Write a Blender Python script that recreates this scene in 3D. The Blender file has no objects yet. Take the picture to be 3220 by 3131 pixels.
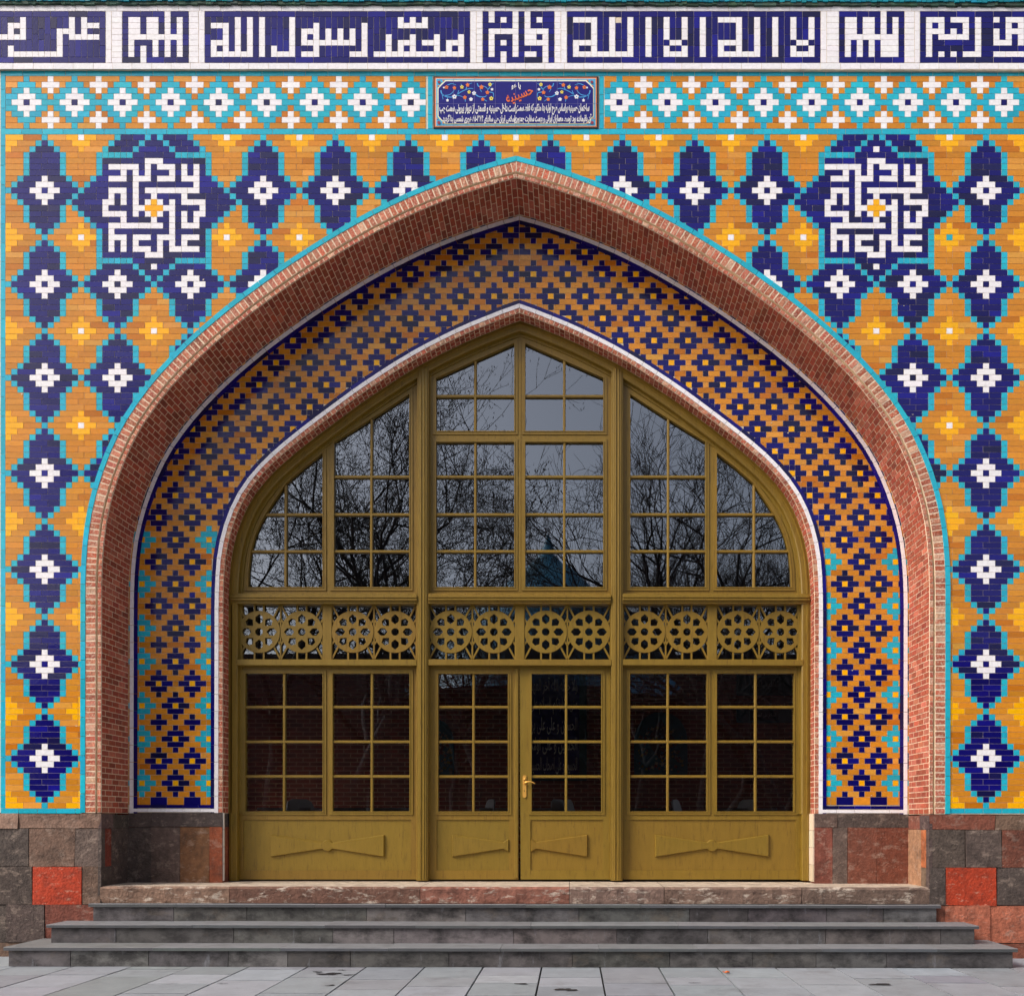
import bpy, math, random
from math import radians, sin, cos, pi, hypot, floor
random.seed(11)
R = random.random
U = random.uniform
S = bpy.context.scene
COL = S.collection

# ------------------------------------------------------------------ camera, sky, sun, exposure
EYE = 1.413
CAMX, CAMD, F = 0.6, 9.5, 2850.0
ROLL = 0.00155
cd = bpy.data.cameras.new('camera')
cam = bpy.data.objects.new('camera', cd)
COL.objects.link(cam)
cam.location = (CAMX, -CAMD, EYE)
cam.rotation_euler = (radians(90), -ROLL, 0)
cd.sensor_width = 36
cd.lens = 36 * F / 3220
cd.shift_x = (1610 - 1800) / 3220
cd.shift_y = (2584 - 1565.5) / 3220
cd.clip_end = 2000
S.camera = cam

W = bpy.data.worlds.new('World')
S.world = W
W.use_nodes = True
wn, wl = W.node_tree.nodes, W.node_tree.links
bg = wn['Background']
sky = wn.new('ShaderNodeTexSky')
sky.sky_type = 'NISHITA'
sky.sun_disc = False
sky.sun_elevation = radians(41)
sky.sun_rotation = radians(242)
sky.air_density = 1.0
sky.dust_density = 4.0
sky.ozone_density = 1.0
hs = wn.new('ShaderNodeHueSaturation')
hs.inputs['Saturation'].default_value = 0.5
tint = wn.new('ShaderNodeMix'); tint.data_type = 'RGBA'; tint.blend_type = 'MULTIPLY'
tint.inputs[0].default_value = 1.0
tint.inputs[7].default_value = (1.0, 0.96, 0.97, 1)
wl.new(sky.outputs[0], hs.inputs['Color'])
wl.new(hs.outputs[0], tint.inputs[6])
wl.new(tint.outputs[2], bg.inputs[0])
bg.inputs[1].default_value = 0.15

sd = bpy.data.lights.new('sun', 'SUN')
sd.energy = 1.6
sd.angle = radians(24)
sd.color = (1.0, 0.95, 0.88)
sun = bpy.data.objects.new('sun', sd)
COL.objects.link(sun)
from mathutils import Vector
sun.rotation_euler = Vector((0.80, 0.42, -0.80)).to_track_quat('-Z', 'Y').to_euler()
sun.location = (-8, -12, 14)

S.view_settings.view_transform = 'Standard'
S.view_settings.look = 'None'
S.view_settings.gamma = 1
S.view_settings.exposure = 0.5
S.cycles.max_bounces = 8
S.cycles.transparent_max_bounces = 12
S.cycles.caustics_reflective = False
S.cycles.caustics_refractive = False

# ------------------------------------------------------------------ helpers
def un(x, y):
    return x - ROLL * (2584 - y), y - ROLL * (x - 1800)

def P(px, py, d=0.0):
    """a point of the survey photograph at depth d behind the wall face -> world X, Z"""
    x, y = un(px, py)
    s = (CAMD + d) / F
    return CAMX + (x - 1800) * s, EYE + (2584 - y) * s

def lin(c):
    return tuple((v / 255 / 12.92) if v / 255 <= 0.04045 else ((v / 255 + 0.055) / 1.055) ** 2.4 for v in c)

def interp(x, ks):
    if x <= ks[0][0]:
        a, b = ks[0], ks[1]
    elif x >= ks[-1][0]:
        a, b = ks[-2], ks[-1]
    else:
        for a, b in zip(ks, ks[1:]):
            if a[0] <= x <= b[0]:
                break
    return a[1] + (b[1] - a[1]) * (x - a[0]) / (b[0] - a[0])

class MB:
    def __init__(s):
        s.v, s.f, s.c, s.sm = [], [], [], []
    def add(s, vs, fs, col=(1, 1, 1), smooth=False):
        b = len(s.v)
        s.v += vs
        for f in fs:
            s.f.append([b + i for i in f]); s.c.append(col); s.sm.append(smooth)
    def build(s, name, mat, parent=None):
        me = bpy.data.meshes.new(name)
        me.from_pydata(s.v, [], s.f)
        me.materials.append(mat)
        ca = me.color_attributes.new('Col', 'FLOAT_COLOR', 'CORNER')
        data = []
        for p, c in zip(me.polygons, s.c):
            data += [c[0], c[1], c[2], 1.0] * p.loop_total
        ca.data.foreach_set('color', data)
        me.polygons.foreach_set('use_smooth', s.sm)
        o = bpy.data.objects.new(name, me)
        COL.objects.link(o)
        if parent:
            o.parent = parent
            o.matrix_parent_inverse = parent.matrix_world.inverted()
        return o
    def box(s, x0, x1, y0, y1, z0, z1, col=(1, 1, 1), ch=0.0):
        """box; y0 is the front; ch chamfers the front edges"""
        if ch:
            s.add([(x0, y0 + ch, z0), (x1, y0 + ch, z0), (x1, y0 + ch, z1), (x0, y0 + ch, z1),
                   (x0 + ch, y0, z0 + ch), (x1 - ch, y0, z0 + ch), (x1 - ch, y0, z1 - ch), (x0 + ch, y0, z1 - ch),
                   (x0, y1, z0), (x1, y1, z0), (x1, y1, z1), (x0, y1, z1)],
                  [(4, 5, 6, 7), (0, 1, 5, 4), (1, 2, 6, 5), (2, 3, 7, 6), (3, 0, 4, 7),
                   (8, 9, 1, 0), (9, 10, 2, 1), (10, 11, 3, 2), (11, 8, 0, 3), (11, 10, 9, 8)], col)
        else:
            s.add([(x0, y0, z0), (x1, y0, z0), (x1, y0, z1), (x0, y0, z1), (x0, y1, z0), (x1, y1, z0), (x1, y1, z1), (x0, y1, z1)],
                  [(0, 1, 2, 3), (4, 0, 3, 7), (1, 5, 6, 2), (3, 2, 6, 7), (4, 5, 1, 0), (7, 6, 5, 4)], col)
    def rough(s, x0, x1, y0, y1, z0, z1, col, j=0.004, n=1):
        """box with slightly uneven corners"""
        q = lambda: U(-j, j)
        c = [(x0, y0, z0), (x1, y0, z0), (x1, y0, z1), (x0, y0, z1), (x0, y1, z0), (x1, y1, z0), (x1, y1, z1), (x0, y1, z1)]
        c = [(a + q(), b + (q() if i < 4 else 0), d + q()) for i, (a, b, d) in enumerate(c)]
        s.add(c, [(0, 1, 2, 3), (4, 0, 3, 7), (1, 5, 6, 2), (3, 2, 6, 7), (4, 5, 1, 0)], col)
    def tile(s, x0, x1, z0, z1, y, h, col, g=0.0022, tilt=0.006):
        """glazed tile standing h proud of y, each lying at a slightly different angle"""
        x0 += g; x1 -= g; z0 += g; z1 -= g
        if x1 - x0 < 0.004 or z1 - z0 < 0.004:
            return
        a, b = random.gauss(0, tilt), random.gauss(0, tilt)
        mx, mz = (x0 + x1) / 2, (z0 + z1) / 2
        f = lambda x, z: y - h + max(-h * .8, min(h * .5, a * (x - mx) + b * (z - mz)))
        s.add([(x0, f(x0, z0), z0), (x1, f(x1, z0), z0), (x1, f(x1, z1), z1), (x0, f(x0, z1), z1),
               (x0, y, z0), (x1, y, z0), (x1, y, z1), (x0, y, z1)],
              [(0, 1, 2, 3), (4, 0, 3, 7), (1, 5, 6, 2), (3, 2, 6, 7), (4, 5, 1, 0)], col)
    def tube(s, pts, rad, n=6, col=(1, 1, 1), cap=False):
        """round bar through pts (Vectors) with a radius per point"""
        b = len(s.v); rings = []
        up0 = Vector((0.13, 0.21, 1)).normalized()
        for i, p in enumerate(pts):
            d = (pts[min(i + 1, len(pts) - 1)] - pts[max(i - 1, 0)]).normalized()
            a = d.cross(up0)
            if a.length < .05: a = d.cross(Vector((1, 0, 0)))
            a.normalize(); c = d.cross(a)
            r = rad[i] if isinstance(rad, (list, tuple)) else rad
            rings.append([tuple(p + a * (cos(2 * pi * k / n) * r) + c * (sin(2 * pi * k / n) * r)) for k in range(n)])
        vs = [v for r in rings for v in r]
        fs = [(i * n + k, i * n + (k + 1) % n, (i + 1) * n + (k + 1) % n, (i + 1) * n + k) for i in range(len(pts) - 1) for k in range(n)]
        if cap: fs += [tuple(range(n)), tuple(range((len(pts) - 1) * n, len(pts) * n))]
        s.add(vs, fs, col, True)
    def plate(s, polys, y0, y1, col=(1, 1, 1)):
        """flat board cut to polys (outline first, then holes), world X,Z, from y0 (front) to y1"""
        cu = bpy.data.curves.new('cut', 'CURVE'); cu.dimensions = '2D'; cu.fill_mode = 'BOTH'
        cu.extrude = (y1 - y0) / 2
        for p in polys:
            sp = cu.splines.new('POLY'); sp.points.add(len(p) - 1)
            for q, (a, b) in zip(sp.points, p): q.co = (a, b, 0, 1)
            sp.use_cyclic_u = True
        o = bpy.data.objects.new('cut', cu)
        me = bpy.data.meshes.new_from_object(o)
        ym = (y0 + y1) / 2
        s.add([(v.co.x, ym - v.co.z, v.co.y) for v in me.vertices], [tuple(p.vertices) for p in me.polygons], col)
        bpy.data.objects.remove(o); bpy.data.curves.remove(cu); bpy.data.meshes.remove(me)

def empty(name, loc=(0, 0, 0), label=None, cat=None, group=None):
    o = bpy.data.objects.new(name, None)
    COL.objects.link(o); o.location = loc
    bpy.context.view_layer.update()
    tag(o, label, cat, group)
    return o

def tag(o, label=None, cat=None, group=None, kind=None):
    if label: o['label'] = label
    if cat: o['category'] = cat
    if group: o['group'] = group
    if kind: o['kind'] = kind
    return o

def vary(c, v=0.08, h=0.03):
    k = 1 + random.gauss(0, v)
    return tuple(max(0.002, a * k * (1 + random.gauss(0, h))) for a in c)

# ------------------------------------------------------------------ materials
def mat(name, rough=0.5, noise=0.15, nscale=20, bump=0.0, bscale=60, spec=0.5, rvar=0.0, coat=0.0, base=None, warp=None, metal=0):
    m = bpy.data.materials.new(name); m.use_nodes = True
    n, l = m.node_tree.nodes, m.node_tree.links
    b = n['Principled BSDF']
    b.inputs['Roughness'].default_value = rough
    b.inputs['Specular IOR Level'].default_value = spec
    b.inputs['Metallic'].default_value = metal
    b.inputs['Coat Weight'].default_value = coat
    tc = n.new('ShaderNodeTexCoord')
    if base is None:
        at = n.new('ShaderNodeAttribute'); at.attribute_name = 'Col'; src = at.outputs['Color']
    else:
        rg = n.new('ShaderNodeRGB'); rg.outputs[0].default_value = (*base, 1); src = rg.outputs[0]
    no = n.new('ShaderNodeTexNoise'); no.inputs['Scale'].default_value = nscale
    no.inputs['Detail'].default_value = 6; no.inputs['Roughness'].default_value = .65
    if warp:
        mp = n.new('ShaderNodeMapping'); mp.inputs['Scale'].default_value = warp
        l.new(tc.outputs['Object'], mp.inputs[0]); l.new(mp.outputs[0], no.inputs['Vector'])
    else:
        l.new(tc.outputs['Object'], no.inputs['Vector'])
    mr = n.new('ShaderNodeMapRange')
    mr.inputs['From Min'].default_value = .3; mr.inputs['From Max'].default_value = .7
    mr.inputs['To Min'].default_value = 1 - noise; mr.inputs['To Max'].default_value = 1 + noise
    l.new(no.outputs[0], mr.inputs[0])
    mx = n.new('ShaderNodeVectorMath'); mx.operation = 'SCALE'
    l.new(src, mx.inputs[0]); l.new(mr.outputs[0], mx.inputs['Scale'])
    l.new(mx.outputs[0], b.inputs['Base Color'])
    if rvar:
        r2 = n.new('ShaderNodeMapRange')
        r2.inputs['To Min'].default_value = rough - rvar; r2.inputs['To Max'].default_value = rough + rvar
        l.new(no.outputs[0], r2.inputs[0]); l.new(r2.outputs[0], b.inputs['Roughness'])
    if bump:
        n2 = n.new('ShaderNodeTexNoise'); n2.inputs['Scale'].default_value = bscale; n2.inputs['Detail'].default_value = 5
        l.new(tc.outputs['Object'], n2.inputs['Vector'])
        bp = n.new('ShaderNodeBump'); bp.inputs['Strength'].default_value = bump; bp.inputs['Distance'].default_value = .01
        l.new(n2.outputs[0], bp.inputs['Height']); l.new(bp.outputs[0], b.inputs['Normal'])
    m['out'] = mx.name
    return m

def over(m, col, scale, lo, hi, amt=1.0, warp=(1, 1, 1), detail=8, zfade=None, dist=0.0):
    """lay a patchy second colour (salts, dirt, wear) over a material"""
    n, l = m.node_tree.nodes, m.node_tree.links
    b = n['Principled BSDF']; src = b.inputs['Base Color'].links[0].from_socket
    tc = n.new('ShaderNodeTexCoord'); mp = n.new('ShaderNodeMapping'); mp.inputs['Scale'].default_value = warp
    mp.inputs['Location'].default_value = (scale * .37, col[0] * 7, col[2] * 5)
    no = n.new('ShaderNodeTexNoise'); no.inputs['Scale'].default_value = scale; no.inputs['Detail'].default_value = detail
    no.inputs['Roughness'].default_value = .7; no.inputs['Distortion'].default_value = dist
    l.new(tc.outputs['Object'], mp.inputs[0]); l.new(mp.outputs[0], no.inputs['Vector'])
    mr = n.new('ShaderNodeMapRange'); mr.inputs['From Min'].default_value = lo; mr.inputs['From Max'].default_value = hi
    mr.inputs['To Max'].default_value = amt
    l.new(no.outputs[0], mr.inputs[0]); fac = mr.outputs[0]
    if zfade:
        sx = n.new('ShaderNodeSeparateXYZ'); l.new(tc.outputs['Object'], sx.inputs[0])
        m2 = n.new('ShaderNodeMapRange'); m2.inputs['From Min'].default_value = zfade[0]; m2.inputs['From Max'].default_value = zfade[1]
        l.new(sx.outputs['Z'], m2.inputs[0])
        mu = n.new('ShaderNodeMath'); mu.operation = 'MULTIPLY'; l.new(fac, mu.inputs[0]); l.new(m2.outputs[0], mu.inputs[1]); fac = mu.outputs[0]
    mi = n.new('ShaderNodeMix'); mi.data_type = 'RGBA'
    l.new(fac, mi.inputs[0]); l.new(src, mi.inputs[6]); mi.inputs[7].default_value = (*col, 1)
    l.new(mi.outputs[2], b.inputs['Base Color'])
    return m

OCH = lin((214, 140, 42)); YEL = lin((255, 184, 16)); TUR = lin((40, 180, 203)); BLU = lin((20, 17, 104)); WHI = lin((250, 247, 247))
MOR = lin((224, 208, 184)); BRI = lin((178, 92, 66)); BMO = lin((236, 216, 186))
M_glaze = mat('glazed_tile', .08, .10, 30, .08, 45, .36, .04)
M_mortar = mat('tile_mortar', .9, .15, 12, .3, 80, base=MOR)
M_brick = mat('fired_brick', .85, .22, 35, .6, 70)
over(M_brick, lin((205, 180, 160)), 22, .58, .75, .35)
M_ring = mat('arch_brick', .85, .25, 30, .8, 60)
over(M_ring, lin((236, 212, 184)), 45, .52, .66, .75, (1, 1, 1), 6)
over(M_ring, lin((214, 170, 140)), 9, .50, .70, .35)
M_bmortar = mat('brick_mortar', .9, .12, 20, .5, 60, base=BMO)
M_paint = mat('ochre_paint', .42, .10, 6, .12, 50, .5, .1, warp=(3, 3, .7))
over(M_paint, lin((84, 58, 22)), 7, .55, .72, .7, (6, 6, .7), 12)
over(M_paint, lin((96, 44, 20)), 5, .64, .69, .7, (9, 9, .9), 10)
over(M_paint, lin((58, 38, 20)), 38, .66, .70, .7, (1, 1, .5), 6)
over(M_paint, lin((92, 62, 26)), 10, .45, .65, .6, (3, 3, 1), 10, zfade=(.35, .0))
over(M_paint, lin((196, 152, 60)), 14, .66, .72, .5, (6, 6, .6), 10)
M_stone = mat('rough_stone', .9, .34, 14, 1.0, 40)
over(M_stone, lin((190, 168, 150)), 7, .54, .68, .42, (1, 1, 1.6), 15)
over(M_stone, lin((206, 188, 170)), 22, .62, .70, .45, (.6, 1, 2.5), 8)
over(M_stone, lin((30, 24, 22)), 2.6, .50, .70, .6, (1, 1, 1.2), 12)
M_redstone = mat('red_stone', .9, .25, 16, 1.0, 40)
over(M_redstone, lin((214, 176, 150)), 10, .56, .66, .5, (1, 1, 2.4), 14)
over(M_redstone, lin((96, 40, 26)), 5, .50, .66, .6, (1, 1, 1.5), 12)
M_salt = mat('worn_sill_stone', .9, .32, 12, 1.0, 35)
over(M_salt, lin((214, 200, 182)), 8, .54, .64, .7, (.8, 1, 2.2), 14, dist=.3)
over(M_salt, lin((60, 40, 34)), 5, .56, .68, .7, (.8, 1, 2.5), 10)
M_slate = mat('slate', .62, .20, 6, .35, 40, .35, .12)
over(M_slate, lin((34, 32, 33)), 3.4, .42, .62, .85, (1, 1, 1.5), 12, dist=.15)
over(M_slate, lin((108, 96, 82)), 2.3, .55, .7, .5, (1, 1, 1.6), 10)
over(M_slate, lin((146, 150, 158)), 3.0, .60, .74, .6, (3.0, 1, .7), 10)
M_tread = mat('slate_tread', .6, .12, 8, .25, 50, .35)
over(M_tread, lin((92, 90, 88)), 3, .5, .7, .5)
M_pave = mat('paving_slab', .55, .12, 5, .25, 35, .4, .1)
over(M_pave, lin((196, 200, 200)), 3, .60, .66, .35, (1, 6, 1), 12, dist=3)
over(M_pave, lin((92, 88, 84)), 2.2, .54, .70, .4)
over(M_pave, lin((84, 80, 76)), 16, .60, .70, .35)
M_joint = mat('paving_joint', .95, .3, 20, .5, base=lin((40, 33, 28)))
M_black = mat('black_frame', .4, .1, base=lin((20, 18, 22)))
M_brass = mat('brass', .38, .05, metal=.55, base=lin((248, 190, 92)))
M_plain = mat('painted', .5, .06, 10)
M_text = mat('lettering', .35, .0, 10)
M_bark = mat('bark', .9, .3, 12, .5, base=lin((46, 38, 36)))
M_plaster = mat('dark_plaster', .9, .1, 5, base=lin((70, 58, 50)))

def brickwall(name, c1, c2, mo, s=1.0, w=.22, h=.07):
    m = bpy.data.materials.new(name); m.use_nodes = True
    n, l = m.node_tree.nodes, m.node_tree.links; b = n['Principled BSDF']; b.inputs['Roughness'].default_value = .9
    tc = n.new('ShaderNodeTexCoord'); sx = n.new('ShaderNodeSeparateXYZ'); ad = n.new('ShaderNodeMath'); cx = n.new('ShaderNodeCombineXYZ')
    l.new(tc.outputs['Object'], sx.inputs[0]); l.new(sx.outputs['X'], ad.inputs[0]); l.new(sx.outputs['Y'], ad.inputs[1])
    l.new(ad.outputs[0], cx.inputs['X']); l.new(sx.outputs['Z'], cx.inputs['Y'])
    br = n.new('ShaderNodeTexBrick'); l.new(cx.outputs[0], br.inputs['Vector'])
    br.inputs['Color1'].default_value = (*c1, 1); br.inputs['Color2'].default_value = (*c2, 1); br.inputs['Mortar'].default_value = (*mo, 1)
    br.inputs['Scale'].default_value = s; br.inputs['Brick Width'].default_value = w; br.inputs['Row Height'].default_value = h
    br.inputs['Mortar Size'].default_value = .008; br.inputs['Bias'].default_value = -.1
    l.new(br.outputs['Color'], b.inputs['Base Color'])
    bp = n.new('ShaderNodeBump'); bp.inputs['Strength'].default_value = .5; bp.inputs['Distance'].default_value = .01; bp.invert = True
    l.new(br.outputs['Fac'], bp.inputs['Height']); l.new(bp.outputs[0], b.inputs['Normal'])
    return m
M_inbrick = brickwall('interior_brick', lin((168, 74, 54)), lin((128, 54, 42)), lin((214, 180, 150)))
M_hall = brickwall('hall_brick', lin((74, 50, 44)), lin((62, 44, 40)), lin((80, 66, 60)))
M_sidebrick = brickwall('side_brick', lin((168, 86, 66)), lin((150, 72, 54)), lin((214, 196, 170)))

M_glass = bpy.data.materials.new('window_glass'); M_glass.use_nodes = True
n, l = M_glass.node_tree.nodes, M_glass.node_tree.links
n.remove(n['Principled BSDF'])
tr = n.new('ShaderNodeBsdfTransparent'); tr.inputs[0].default_value = (.93, .93, .93, 1)
gl = n.new('ShaderNodeBsdfGlossy'); gl.inputs[0].default_value = (.86, .93, 1, 1); gl.inputs['Roughness'].default_value = .004
fr = n.new('ShaderNodeFresnel'); fr.inputs[0].default_value = 2.9
tcg = n.new('ShaderNodeTexCoord'); ng = n.new('ShaderNodeTexNoise'); ng.inputs['Scale'].default_value = 1.4
bg2 = n.new('ShaderNodeBump'); bg2.inputs['Strength'].default_value = .02; bg2.inputs['Distance'].default_value = .02
l.new(tcg.outputs['Object'], ng.inputs['Vector']); l.new(ng.outputs[0], bg2.inputs['Height']); l.new(bg2.outputs[0], gl.inputs['Normal'])
mxg = n.new('ShaderNodeMixShader')
l.new(fr.outputs[0], mxg.inputs[0]); l.new(tr.outputs[0], mxg.inputs[1]); l.new(gl.outputs[0], mxg.inputs[2])
l.new(mxg.outputs[0], n['Material Output'].inputs['Surface'])

# ------------------------------------------------------------------ ground
D1 = 0.585      # recess plane
D2 = 0.745      # timber frame plane
DG = 0.850      # glass plane
ZP = 0.735      # top of the platform

def ground_obj(name, m, x0, x1, y0, y1, z, kind='structure'):
    b = MB(); b.add([(x0, y0, z), (x1, y0, z), (x1, y1, z), (x0, y1, z)], [(0, 1, 2, 3)])
    o = b.build(name, m); tag(o, kind=kind); return o
ground_obj('ground', M_joint, -400, 400, -400, 400, -.03)

pv = MB()
XJ = [-12 + i * .5716 for i in range(44)]
XJ = [x + .3 - (-12 + 21 * .5716) + 0.001 for x in XJ]
for i in range(len(XJ) - 1):
    xa, xb = XJ[i], XJ[i + 1]
    y = .3 + U(-.4, 0)
    while y > -17:
        ln = random.choice([.42, .58, .72, .9, .5]) + U(-.04, .04)
        y2 = y - ln
        c = vary(lin((146, 151, 156)), .09, .015)
        g = .0085; z = -.005 + U(-.0015, .0015); dz1, dz2 = U(-.0015, .0015), U(-.0015, .0015)
        pv.add([(xa + g, y2 + g, z + dz1), (xb - g, y2 + g, z), (xb - g, y - g, z + dz2), (xa + g, y - g, z),
                (xa + g, y2 + g, -.05), (xb - g, y2 + g, -.05), (xb - g, y - g, -.05), (xa + g, y - g, -.05)],
               [(0, 1, 2, 3), (4, 5, 1, 0), (5, 6, 2, 1), (6, 7, 3, 2), (7, 4, 0, 3)], c)
        y = y2
tag(pv.build('pavement', M_pave), kind='structure')

# damp patches and fallen leaves on the slabs
M_wet = mat('wet_patch', .25, .2, 20, base=lin((58, 57, 58)))
def blob(px, py, w, h, name):
    sc = (2584 - py) / F
    dist = -EYE / sc
    cx = CAMX + (px - 1800) / F * dist; cy = dist - CAMD
    b = MB(); k = 26; pts = []
    ph = [U(0, 6.28) for _ in range(4)]
    for i in range(k):
        a = 2 * pi * i / k
        r = 1 + .28 * sin(2 * a + ph[0]) + .22 * sin(3 * a + ph[1]) + .16 * sin(5 * a + ph[2]) + .1 * sin(9 * a + ph[3])
        pts.append((cx + w * r * cos(a), cy + h * r * sin(a), .0025))
    b.add(pts, [tuple(range(k))])
    tag(b.build(name, M_wet), kind='structure')
for a in [(1035, 3062, .11, .05), (1000, 3056, .05, .02), (1095, 3065, .05, .02), (1040, 3098, .035, .02), (1780, 3110, .08, .05), (1640, 3092, .07, .018),
          (2770, 3092, .12, .028), (1075, 3050, .03, .02), (2185, 3088, .05, .008), (700, 3092, .04, .01)]:
    blob(*a, 'damp_patch')

# ------------------------------------------------------------------ arch curves (half, dx from centre line and height)
TC = [(0, 509), (70, 527), (137, 548), (204, 571), (269, 596), (334, 623), (397, 653), (460, 685), (521, 719), (582, 755), (641, 792), (700, 830), (758, 870), (815, 911), (871, 953), (925, 997), (979, 1043), (1031, 1091), (1081, 1141), (1128, 1193), (1171, 1248), (1211, 1305), (1246, 1366), (1275, 1430), (1300, 1496), (1320, 1563), (1335, 1632), (1344, 1702), (1349, 1771), (1351, 1842), (1351, 1912), (1351, 2052), (1351, 2557)]
QC = [(0, 970), (48, 987), (93, 1005), (139, 1023), (184, 1043), (228, 1064), (272, 1086), (315, 1109), (358, 1134), (400, 1160), (441, 1187), (482, 1214), (522, 1242), (561, 1271), (600, 1300), (639, 1329), (678, 1359), (717, 1390), (755, 1422), (792, 1456), (825, 1492), (855, 1530), (880, 1571), (900, 1615), (916, 1661), (928, 1709), (936, 1757), (940, 1806), (942, 1855), (943, 1904), (943, 2052), (943, 2557)]
def world_half(C, d):
    s = (CAMD + d) / F
    return [(a * s, EYE + (2584 - b) * s) for a, b in C]
def resample(c, step):
    L = [0]
    for a, b in zip(c, c[1:]): L.append(L[-1] + hypot(b[0] - a[0], b[1] - a[1]))
    n = max(2, round(L[-1] / step)); out = []; j = 0
    for i in range(n + 1):
        t = L[-1] * i / n
        while j < len(L) - 2 and L[j + 1] < t: j += 1
        k = (t - L[j]) / (L[j + 1] - L[j]); a, b = c[j], c[j + 1]
        out.append((a[0] + (b[0] - a[0]) * k, a[1] + (b[1] - a[1]) * k))
    return out
def normals(c):
    o = []
    for i in range(len(c)):
        a, b = c[max(0, i - 1)], c[min(len(c) - 1, i + 1)]
        dx, dz = b[0] - a[0], b[1] - a[1]; q = hypot(dx, dz)
        o.append((-dz / q, dx / q))      # outward (up and right) for a half curve that runs from the apex down
    return o
def offset(c, n):
    """shift a half curve by n metres outward; keep it meeting the centre line"""
    N = normals(c); o = [(p[0] + q[0] * n, p[1] + q[1] * n) for p, q in zip(c, N)]
    if n > 0:
        (x0, z0), (x1, z1) = o[0], o[1]
        o = [(0, z0 - x0 * (z1 - z0) / (x1 - x0))] + o
    else:
        while len(o) > 2 and o[1][0] <= 0: o.pop(0)
        (x0, z0), (x1, z1) = o[0], o[1]
        o[0] = (0, z0 - x0 * (z1 - z0) / (x1 - x0))
    return o
def width_at(c, z):
    if z >= c[0][1]: return -1
    for a, b in zip(c, c[1:]):
        if b[1] <= z <= a[1]:
            return a[0] + (b[0] - a[0]) * (a[1] - z) / (a[1] - b[1] + 1e-9)
    return c[-1][0]
PXF = CAMD / F
PXR = (CAMD + D1) / F
T = resample(world_half(TC, 0), .04)
SO = offset(T, -49 * PXF)          # soffit arris
TIN = offset(T, -18 * PXF)
Q = resample(world_half(QC, D1), .04)
FR = offset(Q, -13 * PXR)          # edge of brick / timber
ZB = P(1620, 2557, 0)[1]           # foot of the tiling, front
ZBR = P(1632, 2555, D1)[1]

facade = empty('tiled_facade', (0, 0, 0), 'tall tiled facade of a mosque with a wide pointed brick arch over its entrance', 'building')

def mirror_pts(c, sx):
    return [(sx * a, b) for a, b in c]

# mortar bed of the wall, with the arch opening
def bed(c, xo, zt, zb, y, name, m, parent):
    b = MB()
    for sx in (1, -1):
        for p, q in zip(c, c[1:]):
            if q[0] - p[0] > 1e-4:
                b.add([(sx * p[0], y, p[1]), (sx * q[0], y, q[1]), (sx * q[0], y, zt), (sx * p[0], y, zt)], [(0, 1, 2, 3)])
        xm = c[-1][0]
        b.add([(sx * xm, y, zb), (sx * xo, y, zb), (sx * xo, y, zt), (sx * xm, y, zt)], [(0, 1, 2, 3)])
    return b.build(name, m, parent)
ZTOP = P(1620, 20, 0)[1]
bed(TIN, 5.46, ZTOP + .3, ZB, 0.0, 'wall_bed', M_mortar, facade)

CC = dict(O=OCH, Y=YEL, T=TUR, B=BLU, W=WHI)
def tcol(k):
    if k == 'O':
        c = vary(OCH, .07, .02)
        if R() < .12: c = vary(lin((224, 156, 64)), .05)
        elif R() < .12: c = vary(lin((198, 118, 28)), .05)
        return c
    if k == 'Y': return vary(YEL, .03, .02)
    if k == 'T': return vary(TUR, .06, .03)
    if k == 'B':
        c = vary(BLU, .16, .07)
        if R() < .14: c = vary(lin((26, 26, 76)), .1)
        elif R() < .12: c = vary(lin((24, 22, 128)), .1)
        return c
    return vary(WHI, .015, .006)

# -------- main field: 12 x 16 cell lattice
XK = [(0, 141), (36, 828), (48, 1055), (60, 1284), (72, 1514), (84, 1731), (96, 1957), (108, 2185), (120, 2412), (132, 2640.5), (144, 2870.5), (156, 3100.5)]
YK = [(0, 424), (9.5, 600), (25.5, 894.5), (41.5, 1188), (57.5, 1488), (73.5, 1790), (89.5, 2088), (105.5, 2384), (114, 2541)]
MED = {}
def medset(row, items):
    for k, a, b in items:
        for c in range(a, b + 1): MED[(row, c)] = k
def mrow(row, txt, start=None):
    s = start if start is not None else -(len(txt) // 2)
    for i, ch in enumerate(txt):
        if ch != '.': MED[(row, s + i)] = ch
mrow(0, 'TBBBBTBTBBBBT'); mrow(1, 'TBBBBTBBBTBBBBT'); mrow(2, 'TBBBBTBBBBBTBBBBT')
mrow(3, 'TTTTTTBBBBBBBTTTTTT')
mrow(4, 'TBBBBBBBWWWBBBBBBBT')
mrow(5, 'TBWWWWWBWBWWWBWBWBT')
mrow(6, 'TBBBWBWBWBBBWBWBWBT')
mrow(7, 'TBBWWWBWWWBWWWBWWWBBT')
mrow(8, 'TBBBBBBBWBBBBBBBBBWBBBT')
mrow(9, 'BBBBWWWBWBWWWWWWWWWBBBB')
mrow(10, 'TBBBBBWBWBWBBWBBBBWBBBBBBBT')
mrow(11, 'TBBBBBWWBWBWBWYWBWBWWWWBBBBBT')
mrow(12, 'TBBBBWBBBBWWYYYWWBBBBWBBBBT')
mrow(13, 'TBBBWWWWBWBWYWBWBWBWWBBBT')
mrow(14, 'TBBBBBWBBBBWBBWBWBWBBBT')
mrow(15, 'TBBWWWWWWWWWBWBWWWBBT')
mrow(16, 'TBWBBBBBBBBBWBBBBBT')
mrow(17, 'TBWWWBWWWBWWWBWWWBT')
mrow(18, 'TBWBWBWBBBWBWBWBBBT')
mrow(19, 'TBWBWBWWWBWBWWWWWBT')
mrow(20, 'TBBBBBBBWWWBBBBBBBT')
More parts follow.
